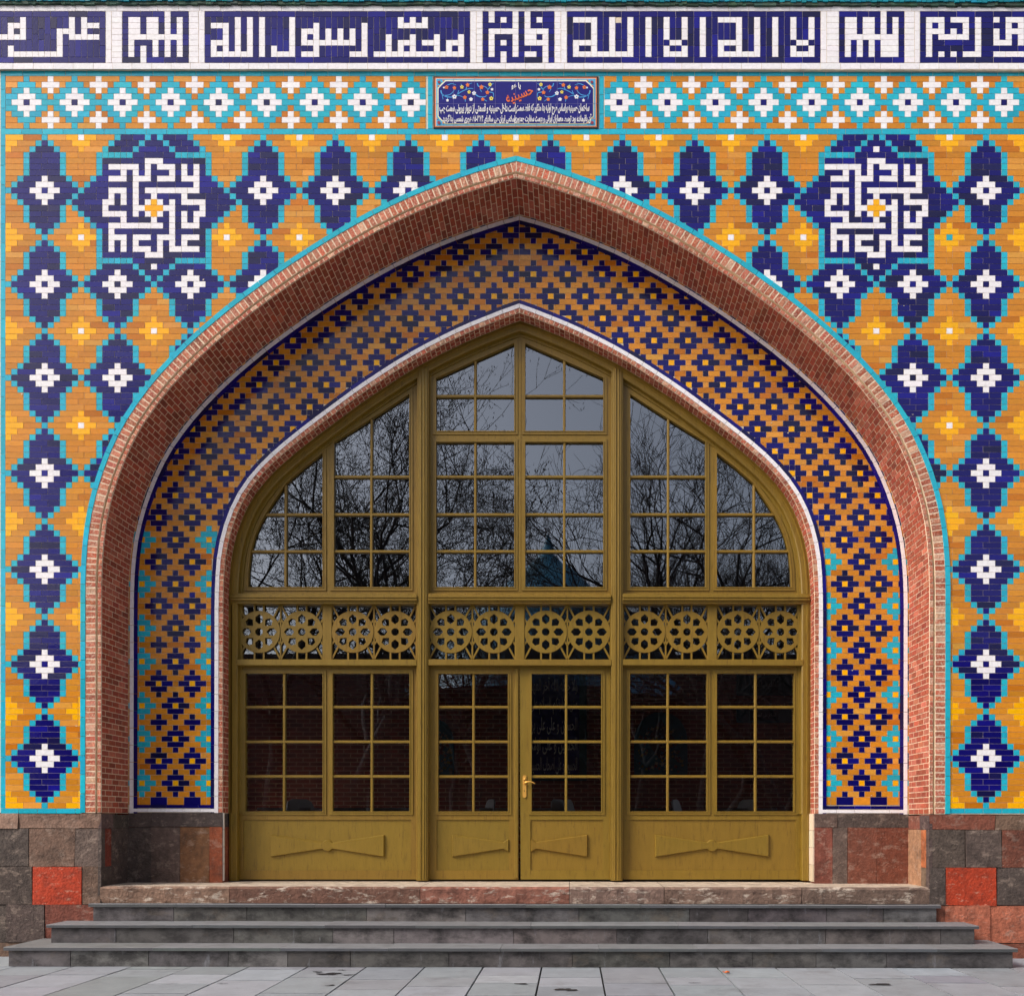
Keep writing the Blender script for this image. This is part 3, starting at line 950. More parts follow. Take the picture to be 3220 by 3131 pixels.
# ------------------------------------------------------------------ platform and steps
stairs = empty('entrance_steps', (0, -.3, 0), 'three wide dark slate steps climbing to a worn pale stone sill under the arch', 'steps')
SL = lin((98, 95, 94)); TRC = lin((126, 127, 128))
xj = [-4.345, P(722, 2810)[0], P(1321, 2810)[0], P(1790, 2810)[0], P(2088, 2810)[0], P(2520, 2810)[0], 4.345]
pcs = [lin((134, 106, 88)), lin((112, 80, 66)), lin((140, 92, 76)), lin((128, 104, 92)), lin((124, 100, 86)), lin((112, 92, 80))]
sill = MB()
for i in range(6):
    x0, x1 = xj[i] + .003, xj[i + 1] - .003
    n_ = 14; vs = []; c = pcs[i]
    prof = [(D2 + .3, ZP), (.02, ZP), (-.002, ZP - .006), (-.014, ZP - .025), (-.010, ZP - .07), (-.004, ZP - .13), (.0, .56)]
    for k in range(n_ + 1):
        x = x0 + (x1 - x0) * k / n_
        w = U(-.008, .006)
        for m, (y, z) in enumerate(prof):
            j_ = w if 1 < m < 6 else 0
            vs.append((x, y + j_ + (U(-.003, .003) if 1 < m < 6 else 0), z + (U(-.003, .003) if 1 < m < 5 else 0)))
    np_ = len(prof)
    fs = [(k * np_ + m, k * np_ + m + 1, (k + 1) * np_ + m + 1, (k + 1) * np_ + m) for k in range(n_) for m in range(np_ - 1)]
    sill.add(vs, fs, c); sill.c[-len(fs):] = [c if (q % (np_ - 1)) else lin((186, 170, 150)) for q in range(len(fs))]
o = sill.build('sill', M_salt, stairs); o['label'] = 'weathered reddish stone sill with pale salt stains'
steps = [(4.40, -.045, .556, .376, -.075, -4.446), (4.66, -.353, .376, .187, -.380, 4.70), (4.905, -.65, .187, 0, -.677, 4.93)]
for k, (hw, yr, zt_, zb2, yn, _) in enumerate(steps):
    st = MB(); nos = .032
    x = -hw
    while x < hw - .01:
        w = U(.55, 1.25); xe = min(hw, x + w)
        if hw - xe < .25: xe = hw
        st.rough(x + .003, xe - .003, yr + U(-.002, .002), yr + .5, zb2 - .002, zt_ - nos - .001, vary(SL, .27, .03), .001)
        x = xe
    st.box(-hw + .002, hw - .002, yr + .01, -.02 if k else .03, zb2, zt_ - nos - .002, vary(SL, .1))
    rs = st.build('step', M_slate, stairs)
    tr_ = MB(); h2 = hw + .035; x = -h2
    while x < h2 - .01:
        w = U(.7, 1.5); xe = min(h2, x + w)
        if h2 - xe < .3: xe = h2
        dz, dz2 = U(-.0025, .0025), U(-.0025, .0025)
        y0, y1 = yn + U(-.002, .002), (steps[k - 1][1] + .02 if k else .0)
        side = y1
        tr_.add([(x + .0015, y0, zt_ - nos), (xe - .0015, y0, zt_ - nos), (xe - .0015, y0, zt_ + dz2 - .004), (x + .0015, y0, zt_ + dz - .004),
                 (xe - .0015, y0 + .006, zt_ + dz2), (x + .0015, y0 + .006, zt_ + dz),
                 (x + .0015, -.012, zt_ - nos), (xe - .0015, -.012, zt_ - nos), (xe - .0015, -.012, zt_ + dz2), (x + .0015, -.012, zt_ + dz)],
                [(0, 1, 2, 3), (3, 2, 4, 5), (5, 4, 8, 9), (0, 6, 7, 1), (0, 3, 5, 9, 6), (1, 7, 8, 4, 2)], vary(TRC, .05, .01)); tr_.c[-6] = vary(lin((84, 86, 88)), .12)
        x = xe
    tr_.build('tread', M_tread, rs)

# ------------------------------------------------------------------ timber screen
MUS = lin((134, 107, 34))
screen = empty('glazed_timber_screen', (0, D2, ZP), 'ochre painted timber screen of arched windows and doors filling the brick arch', 'window screen')
CX = 1634.5
def fbox(mb, x0, x1, y0, y1, df, dbk, ch=.003, col=None):
    """timber member seen between photo columns x0,x1 and rows y0,y1 (front at df)"""
    A = P(x0, y1, df); B = P(x1, y0, df)
    mb.box(A[0], B[0], df, dbk, A[1], B[1], col or vary(MUS, .03, .01), ch)
def mir(x0, x1): return 2 * CX - x1, 2 * CX - x0
PF = (CAMD + D2) / F
af = MB()
sweep(af, FR, [(.004, D2 + .002), (-7 * PF, D2), (-8 * PF, D2 - .008), (-12 * PF, D2 - .008), (-13 * PF, D2), (-25 * PF, D2 + .001), (-28 * PF, D2 + .010), (-28.5 * PF, D2 + .06), (-36 * PF, D2 + .062), (-38 * PF, D2 + .09)], vary(MUS, .02))
# cut the sides at the sill
af.build('arch_frame', M_paint, screen)
for m in (0, 1):
    ps = MB()
    for x0, x1, dd in ((1309, 1348, .0), (1314, 1343, .014), (1321, 1326, .024), (1331, 1336, .024)):
        a, b = (x0, x1) if not m else mir(x0, x1)
        top = 1150 if True else 0
        fbox(ps, a, b, 1156, 2768, D2 - dd, D2 + .10, .004)
    ps.build('post', M_paint, screen)
tn = MB()
for y0, y1, dd in ((1866, 1897, .006), (1870, 1890, .020), (1874, 1878, .032), (1882, 1886, .034)):
    fbox(tn, 722, 1310.5, y0, y1, D2 - dd, D2 + .1, .003); fbox(tn, 1347, 1921, y0, y1, D2 - dd, D2 + .1, .003); fbox(tn, *mir(722, 1310.5), y0, y1, D2 - dd, D2 + .1, .003)
tn.build('transom', M_paint, screen)
for a, b in ((742, 1310), (1347, 1922), mir(742, 1310)):
    rl = MB(); fbox(rl, a, b, 2073, 2091, D2 - .004, D2 + .12, .004)
    rl.build('rail', M_paint, screen)

def wpoly(p, d): return [P(x, y, d) for x, y in p]
def offpoly(p, n):
    """offset a closed polygon outward by n (mitred)"""
    A = sum(p[i][0] * p[(i + 1) % len(p)][1] - p[(i + 1) % len(p)][0] * p[i][1] for i in range(len(p)))
    s = 1 if A > 0 else -1; o = []
    for i in range(len(p)):
        a, b, c = p[i - 1], p[i], p[(i + 1) % len(p)]
        def nn(u, v):
            L = hypot(v[0] - u[0], v[1] - u[1]) or 1e-9
            return ((v[1] - u[1]) / L * s, -(v[0] - u[0]) / L * s)
        n1, n2 = nn(a, b), nn(b, c)
        k = 1 + n1[0] * n2[0] + n1[1] * n2[1]
        k = max(k, .4)
        o.append((b[0] + (n1[0] + n2[0]) / k * n, b[1] + (n1[1] + n2[1]) / k * n))
    return o
def minside(p, x=None, y=None):
    """extent of a vertical line x (or horizontal line y) inside polygon p"""
    h = []
    for i in range(len(p)):
        a, b = p[i], p[(i + 1) % len(p)]
        if x is not None and (a[0] - x) * (b[0] - x) < 0: h.append(a[1] + (b[1] - a[1]) * (x - a[0]) / (b[0] - a[0]))
        if y is not None and (a[1] - y) * (b[1] - y) < 0: h.append(a[0] + (b[0] - a[0]) * (y - a[1]) / (b[1] - a[1]))
    return (min(h), max(h)) if len(h) >= 2 else None
DP = D2 + .075      # face of the sash boards
SA = [(781, 1846), (1015, 1846), (1015, 1426), (955, 1472), (902, 1519), (884, 1546), (865, 1572), (840, 1611), (820, 1645), (803, 1685), (790, 1735), (783, 1790)]
SB = [(1051, 1846), (1287, 1846), (1287, 1241), (1173, 1315), (1051, 1391)]
SC = [(1372, 1356), (1617, 1356), (1617, 1081), (1372, 1190)]
SD = [(1372, 1846), (1617, 1846), (1617, 1391), (1372, 1391)]
SE = [(773, 2550), (1015, 2550), (1015, 2117), (773, 2117)]
SF = [(1047, 2550), (1288, 2550), (1288, 2117), (1047, 2117)]
SG = [(1378.5, 2550), (1597, 2550), (1597, 2118), (1378.5, 2118)]
def flip(p): return [(2 * CX - x, y) for x, y in p]
def window(poly, vx, hy, parent=None, name='window'):
    w = wpoly(poly, DP)
    b = MB(); c = vary(MUS, .03, .01)
    b.plate([offpoly(w, .040), w], DP - .010, DP + .03, c)
    b.plate([offpoly(w, .012), offpoly(w, .001)], DP - .016, DP - .008, c)
    for x in vx:
        e = minside(poly, x=x)
        if e: fbox(b, x - 4.2, x + 4.2, e[0] - 2, e[1] + 2, DP - .004, DP + .045, .006, c)
    for y in hy:
        e = minside(poly, y=y)
        if e: fbox(b, e[0] - 2, e[1] + 2, y - 4, y + 4, DP - .0025, DP + .043, .006, c)
    o = b.build(name, M_paint, parent or screen)
    g = MB()
    # one pane per light, each set at a slightly different angle
    xs = [min(p[0] for p in poly) - 6] + sorted(vx) + [max(p[0] for p in poly) + 6]
    ys = [min(p[1] for p in poly) - 6] + sorted(hy) + [max(p[1] for p in poly) + 6]
    for i in range(len(xs) - 1):
        for j in range(len(ys) - 1):
            A = P(xs[i], ys[j + 1], DG); B = P(xs[i + 1], ys[j], DG)
            a, b2 = random.gauss(0, .0016), random.gauss(0, .0016)
            mx_, mz = (A[0] + B[0]) / 2, (A[1] + B[1]) / 2
            pts = [(A[0], A[1]), (B[0], A[1]), (B[0], B[1]), (A[0], B[1])]
            # clip to the light's outline so no glass shows outside an arched head
            clip = pts
            ow = offpoly(wpoly(poly, DG), .012)
            def inside(pt):
                r = False
                for u in range(len(ow)):
                    p1, p2 = ow[u], ow[(u + 1) % len(ow)]
                    if (p1[1] > pt[1]) != (p2[1] > pt[1]) and pt[0] < (p2[0] - p1[0]) * (pt[1] - p1[1]) / (p2[1] - p1[1]) + p1[0]: r = not r
                return r
            if not any(inside((A[0] + (B[0] - A[0]) * u / 6, A[1] + (B[1] - A[1]) * v / 6)) for u in range(1, 6) for v in range(1, 6)): continue
            g.add([(p[0], DG + a * (p[0] - mx_) + b2 * (p[1] - mz), p[1]) for p in clip], [(0, 1, 2, 3)])
    g.build('pane', M_glass, o)
    return o
HU = [1498.6, 1617, 1733]
for f in (lambda p: p, flip):
    fx_ = (lambda x: x) if f(SA) is SA or f([(1, 1)]) == [(1, 1)] else (lambda x: 2 * CX - x)
    window(f(SA), [fx_(897.5)], [1617, 1733]); window(f(SB), [fx_(1167.5)], HU)
    window(f(SC), [fx_(1494.5)], [1245]); window(f(SD), [fx_(1494.5)], HU)
    window(f(SE), [fx_(893)], [2222.5, 2331.5, 2440.5]); window(f(SF), [fx_(1169)], [2222.5, 2331.5, 2440.5])
# boards that hold the upper lights
ub = MB()
PFB = (CAMD + DP) / F
headc = resample(offset(FR, -20 * PF), .06)
zlow = P(CX, 1872, DP)[1]
xo = width_at(headc, zlow)
loop = [(xo, zlow)] + [p for p in reversed(headc) if p[1] > zlow + .01] + [(-a, b) for a, b in headc[1:] if b > zlow + .01] + [(-xo, zlow)]
ub.plate([loop] + [offpoly(wpoly(q, DP), .002) for q in (SA, SB, SC, SD, flip(SA), flip(SB), flip(SC), flip(SD))], DP, DP + .035, vary(MUS, .02))
# thin mouldings round each light's board
fbox(ub, 1630, 1639, 1070, 1862, DP - .004, DP + .01, .002)
ub.build('upper_board', M_paint, screen)
# side stiles under the springing and lower boards
for m in (0, 1):
    lb = MB()
    g_ = (lambda a, b: (a, b)) if not m else mir
    a, b = g_(720, 746); fbox(lb, a, b, 1890, 2768, D2, D2 + .1, .004)
    a, b = g_(724, 730); fbox(lb, a, b, 1900, 2768, D2 - .008, D2 + .05, .003)
    out = [(744, 2764), (1311, 2764), (1311, 2080), (744, 2080)]
    pan = [(766, 2735), (1292, 2735), (1292, 2577), (766, 2577)]
    hl = [SE, SF, pan]
    if m: out = flip(out); hl = [flip(q) for q in hl]
    lb.plate([wpoly(out, DP)] + [offpoly(wpoly(q, DP), .001) for q in hl], DP, DP + .035, vary(MUS, .02))
    lb.build('lower_board', M_paint, screen)
def bow(mb, cx, half, only=0):
    """raised ornament of two tapering wings and a roundel"""
    y = 2658; pts = []
    if only == 0:
        pts = [(cx - half, y - 35), (cx - 17, y - 11)] + [(cx + 19 * cos(a), y - 19 * sin(a)) for a in [pi * .8 - k * pi * .1 for k in range(7)]] + [(cx + 17, y - 11), (cx + half, y - 35),
               (cx + half, y + 36), (cx + 17, y + 11)] + [(cx + 19 * cos(a), y - 19 * sin(a)) for a in [-pi * .2 - k * pi * .1 for k in range(7)]] + [(cx - 17, y + 11), (cx - half, y + 36)]
    else:
        s = only
        pts = [(cx + s * half, y - 35), (cx + s * 24, y - 12), (cx + s * 14, y - 19), (cx + s * 6, y - 21), (cx + s * 6, y + 21), (cx + s * 14, y + 17), (cx + s * 24, y + 11), (cx + s * half, y + 36)]
    w = wpoly(pts, DP)
    inn = offpoly(w, -.009); c = vary(MUS, .02); n_ = len(w)
    mb.plate([inn], DP - .014, DP - .010, c)
    mb.add([(a, DP + .014, b) for a, b in w] + [(a, DP - .0142, b) for a, b in inn], [(i, (i + 1) % n_, n_ + (i + 1) % n_, n_ + i) for i in range(n_)], c)
for m in (0, 1):
    a, b = (766, 1292) if not m else mir(766, 1292)
    p_ = MB(); A = P(a - 4, 2739, DP); B = P(b + 4, 2573, DP)
    p_.box(A[0], B[0], DP + .012, DP + .03, A[1], B[1], vary(MUS, .02))
    o = p_.build('lower_panel', M_paint, screen)
    q_ = MB(); bow(q_, 1030 if not m else 2 * CX - 1030, 179); q_.build('bow_ornament', M_paint, o)
# doors
for m in (0, 1):
    g_ = (lambda a, b: (a, b)) if not m else mir
    fl = (lambda p: p) if not m else flip
    d_ = MB()
    out = [(1349, 2764), (1630.5, 2764), (1632.5, 2092), (1349, 2092)]
    if m: out = [(2 * CX - 1349, 2764), (1637, 2764), (1633.5, 2092), (2 * CX - 1349, 2092)]
    pan = [(1373, 2735), (1601, 2735), (1601, 2577), (1373, 2577)]
    d_.plate([wpoly(out, DP), offpoly(wpoly(fl(SG), DP), .001), offpoly(wpoly(fl(pan), DP), .001)], DP, DP + .035, vary(MUS, .02))
    if not m: fbox(d_, 1618, 1630, 2100, 2760, DP - .014, DP + .01, .005)
    door = d_.build('door', M_paint, screen)
    door['label'] = 'left door leaf with a raised closing strip' if not m else 'right door leaf with the brass lever handle'
    window(fl(SG), [1488.8 if not m else 2 * CX - 1488.8], [2222.5, 2331.5, 2441], door, 'glazing_bars')
    p_ = MB(); a, b = g_(1373, 1601); A = P(a - 4, 2739, DP); B = P(b + 4, 2573, DP)
    p_.box(A[0], B[0], DP + .012, DP + .03, A[1], B[1], vary(MUS, .02)); p_.build('lower_panel', M_paint, door)
    q_ = MB()
    if not m: bow(q_, 1607, 186, -1)
    else: bow(q_, 2 * CX - 1607, 186, 1)
    q_.build('bow_ornament', M_paint, door)
    if m:
        h = MB()
        X0, Z0 = P(1643.5, 2508, DP); X1, Z1 = P(1655.5, 2436, DP); xm = (X0 + X1) / 2; rr = (X1 - X0) / 2
        out = [(xm + rr * cos(a), Z1 - rr + rr * sin(a)) for a in [k * pi / 8 for k in range(9)]] + [(xm + rr * cos(a), Z0 + rr + rr * sin(a)) for a in [pi + k * pi / 8 for k in range(9)]]
        keyz = P(1649, 2486, DP)[1]
        key = [(xm + .005 * cos(k * pi / 4), keyz + .008 * sin(k * pi / 4)) for k in range(8)]
        h.plate([out, key], DP - .010, DP + .001)
        kz = P(1649, 2449, DP)[1]
        h.tube([Vector((xm, DP - .006, kz)), Vector((xm, DP - .022, kz))], .011, 12, cap=True)
        L = [(1649, 2463, .0), (1650, 2462, .045), (1658, 2458, .052), (1668, 2457, .052), (1677, 2460, .050), (1683, 2464, .048)]
        pts = [Vector((P(x, y, DP)[0], DP - .006 - q, P(x, y, DP)[1])) for x, y, q in L]
        h.tube(pts, [.010, .010, .009, .008, .007, .006], 8, cap=True)
        h.build('handle', M_brass, door)
# fretwork transom lights
def fret(xa, xb):
    d = DP - .012; b = MB(); c = vary(MUS, .03)
    X0, Z0 = P(xa, 2073, d); X1, Z1 = P(xb, 1899, d); zc2 = (Z0 + Z1) / 2; wx = (X1 - X0) / 2
    b.box(X0 - .03, X0 + .004, d + .001, d + .04, Z0, Z1, c); b.box(X1 - .004, X1 + .03, d + .001, d + .04, Z0, Z1, c)
    t = .0102
    def bar(p, q, w=t, off=.003):
        L = hypot(q[0] - p[0], q[1] - p[1]); nx, nz = -(q[1] - p[1]) / L * w, (q[0] - p[0]) / L * w
        b.plate([[(p[0] + nx, p[1] + nz), (q[0] + nx, q[1] + nz), (q[0] - nx, q[1] - nz), (p[0] - nx, p[1] - nz)]], d + off, d + off + .012, c)
    for k in (0, 1):
        cx = X0 + wx * (k + .5); r = wx / 2 * .985
        holes = []
        for e in range(8):
            a = e * pi / 4; hx, hz = cx + cos(a) * r * .60, zc2 + sin(a) * r * .60
            ux, uz = cos(a), sin(a); vx_, vz = -sin(a), cos(a)
            sh = [(.25, 0), (.10, .175), (-.10, .175), (-.24, 0), (-.10, -.175), (.10, -.175)] if e % 2 == 0 else [(.17, .17), (.20, .0), (.17, -.17), (-.08, -.20), (-.22, 0), (-.08, .20)]
            if e % 2: sh = [(.21, .10), (.21, -.10), (.02, -.20), (-.20, 0), (.02, .20)]
            holes.append([(hx + (p * ux + q * vx_) * r, hz + (p * uz + q * vz) * r) for p, q in sh])
        holes.append([(cx + r * .19 * cos(pi / 8 + e * pi / 4), zc2 + r * .19 * sin(pi / 8 + e * pi / 4)) for e in range(8)])
        b.plate([[(cx + r * cos(e * pi / 24), zc2 + r * sin(e * pi / 24)) for e in range(48)]] + holes, d, d + .02, c)
        for sz, ze in ((1, Z1), (-1, Z0)):
            for o in (-.22, .22): bar((cx + o * r, zc2 + sz * r * .96), (cx + o * r, ze), off=.004)
            for sx in (-1, 1):
                bar((cx + sx * r * .68, zc2 + sz * r * .68), (cx + sx * wx / 2, ze), off=.0055)
                bar((cx + sx * r * .88, zc2 + sz * r * .42), (cx + sx * wx / 2, zc2 + sz * r * .62), off=.0065)
        bar((cx + wx / 2, Z0), (cx + wx / 2, Z1), t * .9, off=.0075)
        bar((cx - wx / 2, Z0), (cx - wx / 2, Z1), t * .9, off=.0085)
    o = b.build('fretwork', M_paint, screen)
    g = MB(); g.add([(X0 - .02, DG - .005, Z0), (X1 + .02, DG - .005, Z0), (X1 + .02, DG - .01, Z1), (X0 - .02, DG - .01, Z1)], [(0, 1, 2, 3)])
    g.build('pane', M_glass, o)
for a, b in ((747, 1016), (1042, 1309), (1349, 1621)):
    fret(a, b); fret(*mir(a, b))
for a, b in ((1015, 1043), (1620, 1649), mir(1015, 1043), (738, 749), mir(738, 749)):
    gm = MB(); fbox(gm, a, b, 1893, 2078, DP - .016, DP + .03, .002)
    gm.build('grille_post', M_paint, screen)

# ------------------------------------------------------------------ dedication plaque
FORM = {}
for ch, b, n_ in [('ا', 0xFE8D, 2), ('آ', 0xFE81, 2), ('ب', 0xFE8F, 4), ('ت', 0xFE95, 4), ('ث', 0xFE99, 4), ('ج', 0xFE9D, 4), ('ح', 0xFEA1, 4), ('خ', 0xFEA5, 4), ('د', 0xFEA9, 2), ('ذ', 0xFEAB, 2),
                  ('ر', 0xFEAD, 2), ('ز', 0xFEAF, 2), ('س', 0xFEB1, 4), ('ش', 0xFEB5, 4), ('ص', 0xFEB9, 4), ('ض', 0xFEBD, 4), ('ط', 0xFEC1, 4), ('ظ', 0xFEC5, 4), ('ع', 0xFEC9, 4), ('غ', 0xFECD, 4),
                  ('ف', 0xFED1, 4), ('ق', 0xFED5, 4), ('ل', 0xFEDD, 4), ('م', 0xFEE1, 4), ('ن', 0xFEE5, 4), ('ه', 0xFEE9, 4), ('و', 0xFEED, 2), ('پ', 0xFB56, 4), ('چ', 0xFB7A, 4), ('ک', 0xFB8E, 4),
                  ('گ', 0xFB92, 4), ('ی', 0xFBFC, 4)]:
    FORM[ch] = (b, n_)
def shape(s):
    out = []; i = 0
    while i < len(s):
        ch = s[i]
        prev = s[i - 1] if i else ' '
        jp = prev in FORM and FORM[prev][1] == 4
        if ch == 'ل' and i + 1 < len(s) and s[i + 1] == 'ا':
            out.append(chr(0xFEFC if jp else 0xFEFB)); i += 2; continue
        if ch in FORM:
            b, n_ = FORM[ch]
            jn = n_ == 4 and i + 1 < len(s) and s[i + 1] in FORM
            out.append(chr(b + (3 if jp and jn else 1 if jp else 2 if jn else 0)))
        else: out.append(ch)
        i += 1
    out.reverse()
    res = ''; num = ''
    for ch in out:
        if '۰' <= ch <= '۹' or ch == '-': num = ch + num
        else:
            res += num + ch; num = ''
    return res + num
def text_mb(mb, txt, cx, cz, w, h, y, th, col, rot=0.0, bold=.012):
    cu = bpy.data.curves.new('t', 'FONT'); cu.body = shape(txt); cu.offset = bold; cu.extrude = .01; cu.resolution_u = 3
    o = bpy.data.objects.new('t', cu); me = bpy.data.meshes.new_from_object(o)
    xs = [v.co.x for v in me.vertices]; zs = [v.co.y for v in me.vertices]
    kx, kz = w / (max(xs) - min(xs)), h / (max(zs) - min(zs)); mx_, mz = (max(xs) + min(xs)) / 2, (max(zs) + min(zs)) / 2
    vs = []
    for v in me.vertices:
        a, b = (v.co.x - mx_) * kx, (v.co.y - mz) * kz
        vs.append((cx + a * cos(rot) - b * sin(rot), y - th * (1 if v.co.z > 0 else 0), cz + a * sin(rot) + b * cos(rot)))
    mb.add(vs, [tuple(p.vertices) for p in me.polygons], col)
    bpy.data.objects.remove(o); bpy.data.meshes.remove(me); bpy.data.curves.remove(cu)
def pq(zx, zy): return P(1355 + zx / 3.626, 225 + zy / 3.626, -.01)
A = pq(28, 650); B = pq(1910, 60)
plq = empty('dedication_plaque', ((A[0] + B[0]) / 2, -.01, A[1]), 'navy tile plaque with white Persian script and flower scrolls above the arch', 'plaque')
pb = MB()
YF = -.010
def rect(a, b, c, d): return [pq(a, b), pq(c, b), pq(c, d), pq(a, d)]
pb.plate([rect(28, 60, 1910, 650)], YF, .0, lin((24, 20, 26)))
pb.plate([rect(43, 72, 1892, 636)], YF - .0015, YF - .0002, lin((226, 112, 50)))
pb.plate([rect(56, 84, 1880, 628)], YF - .003, YF - .0017, lin((238, 226, 200)))
pb.plate([rect(62, 90, 1874, 622)], YF - .0045, YF - .0032, lin((78, 176, 222)))
def cutrect(a, b, c, d, k): return [pq(a + k, b), pq(c - k, b), pq(c - k * .45, b + k * .5), pq(c, b + k), pq(c, d - k), pq(c - k * .45, d - k * .5), pq(c - k, d), pq(a + k, d), pq(a + k * .45, d - k * .5), pq(a, d - k), pq(a, b + k), pq(a + k * .45, b + k * .5)]
pb.plate([cutrect(76, 104, 1860, 608, 88)], YF - .006, YF - .0047, lin((236, 226, 120)))
pb.plate([cutrect(82, 110, 1854, 602, 86)], YF - .0075, YF - .0062, lin((236, 240, 236)))
plqf = pb.build('plaque_border', M_text, plq)
nv = MB(); xs_ = [88, 258, 497, 735, 967, 1203, 1440, 1675, 1848]
nv.plate([cutrect(88, 122, 1848, 598, 84)], YF - .009, YF - .0077, lin((30, 28, 120)))
nv.build('plaque_panel', M_glaze, plq)
jl = MB()
for x in xs_[1:-1]: jl.plate([rect(x - 1.2, 66, x + 1.2, 645)], YF - .0094, YF - .0088, lin((120, 116, 160)))
jl.plate([rect(30, 375, 1908, 378)], YF - .0098, YF - .0092, lin((96, 92, 150)))
jl.build('tile_joint', M_text, plq)
tx = MB(); WT = lin((240, 238, 236)); OR = lin((238, 112, 44))
k = 1 / 3.626 * PXF
def ptxt(s, cx, cy, w, h, col, rot=0, bold=.032):
    a = pq(cx, cy); text_mb(tx, s, a[0], a[1], w * k, h * k, YF - .0092, .002, col, rot, bold)
ptxt('یا هو', 972, 178, 105, 80, WT)
ptxt('حسینیه', 1015, 292, 320, 118, OR, radians(21), .015)
ptxt('ساختمان حسینیه براساس طرح اولیه بنا مذکور که فقط سمت', 1390, 440, 830, 130, WT)
ptxt('راست داخل حسینیه و قسمتی از دیوار بیرونی سمت چپ', 540, 440, 880, 130, WT)
ptxt('آن باقیمانده بود توسط معماران ایرانی و بهمت سفارت جمهوری', 1390, 548, 880, 112, WT)
ptxt('اسلامی ایران طی سالهای ۸۵-۱۳۸۴ هجری شمسی بنا گردید.', 545, 548, 830, 112, WT)
tx.build('lettering', M_text, plq)
LB_ = lin((70, 160, 224)); FY = lin((244, 226, 90)); FO = lin((232, 116, 44)); FW = lin((238, 236, 240)); FD = lin((150, 50, 70))
def flower(zx, zy, r, c, heart=None):
    fl = fls[1 if 494 < zx < 1436 else 0]
    a = pq(zx, zy); rr = r * k; n_ = 15
    fl.plate([[(a[0] + rr * (1 + .22 * sin(5 * t_)) * cos(t_), a[1] + rr * (1 + .22 * sin(5 * t_)) * sin(t_)) for t_ in [2 * pi * q / n_ for q in range(n_)]]], YF - .0112, YF - .0092, c)
    if heart: fl.plate([[(a[0] + rr * .3 * cos(t_), a[1] + rr * .3 * sin(t_)) for t_ in [2 * pi * q / 8 for q in range(8)]]], YF - .0122, YF - .0114, heart)
def vine(pts, w=3.5):
    fl = fls[1 if 494 < pts[-1][0] < 1436 else 0]
    pp = [pq(*p) for p in pts]
    # smooth
    sm = []
    for i in range(len(pp) - 1):
        p0, p1, p2, p3 = pp[max(0, i - 1)], pp[i], pp[i + 1], pp[min(len(pp) - 1, i + 2)]
        for q in range(5):
            t_ = q / 5; sm.append(tuple(.5 * (2 * p1[m] + (p2[m] - p0[m]) * t_ + (2 * p0[m] - 5 * p1[m] + 4 * p2[m] - p3[m]) * t_ ** 2 + (3 * p1[m] - p0[m] - 3 * p2[m] + p3[m]) * t_ ** 3) for m in (0, 1)))
    sm.append(pp[-1]); L, Rr = [], []
    for i, p in enumerate(sm):
        a, b = sm[max(0, i - 1)], sm[min(len(sm) - 1, i + 1)]; q = hypot(b[0] - a[0], b[1] - a[1]) or 1
        ww = w * k * (1 - .6 * i / len(sm)); nx, nz = -(b[1] - a[1]) / q * ww, (b[0] - a[0]) / q * ww
        L.append((p[0] + nx, YF - .0101, p[1] + nz)); Rr.append((p[0] - nx, YF - .0101, p[1] - nz))
    fl.add(L + Rr, [(i, i + 1, len(L) + i + 1, len(L) + i) for i in range(len(L) - 1)], LB_)
for m in (0, 1):
    fls = (MB(), MB())
    g_ = (lambda x, y: (x, y)) if not m else (lambda x, y: (1930 - x, y))
    V = lambda pts, w=5: vine([g_(*p) for p in pts], w)
    V([(115, 225), (130, 270), (190, 300), (270, 295), (350, 240), (440, 205), (485, 210)], 7)
    V([(150, 285), (215, 275), (262, 230), (270, 190)]); V([(270, 295), (320, 285), (370, 305)]); V([(130, 270), (140, 330)]); V([(190, 300), (190, 340)])
    V([(300, 285), (320, 225)], 6); V([(400, 215), (425, 160), (470, 145)]); V([(190, 165), (240, 150), (290, 165)]); V([(390, 310), (395, 355)], 6)
    V([(497, 260), (545, 295), (610, 300), (635, 285)], 7); V([(530, 145), (545, 180), (590, 175), (640, 200), (655, 245)], 6); V([(560, 210), (580, 245)]); V([(655, 245), (710, 255), (715, 300)], 6)
    V([(590, 320), (640, 350)]); V([(655, 215), (690, 165), (715, 145)]); V([(350, 190), (345, 150)])
    for (x, y, r, c, h_) in ((180, 190, 20, FO, FD), (150, 195, 10, FW, None), (270, 198, 19, FO, None), (355, 188, 19, FY, FD), (420, 165, 20, FO, None), (437, 245, 18, FY, FD), (270, 298, 24, FW, LB_),
                             (388, 307, 20, FO, None), (190, 340, 15, FW, None), (458, 328, 20, FW, None), (493, 258, 21, FW, LB_), (577, 190, 23, FO, None), (675, 160, 19, FY, FD), (698, 215, 15, FW, None),
                             (645, 250, 20, FO, None), (592, 328, 18, FO, None), (690, 318, 22, FY, FD), (95, 130, 16, FD, None), (143, 112, 8, FO, None), (85, 175, 8, FO, None), (92, 592, 18, FD, None), (72, 548, 7, FO, None), (140, 598, 7, FO, None)):
        flower(*g_(x, y), r, c, h_)
    for fl in fls: fl.build('flower_scroll', M_text, plq)

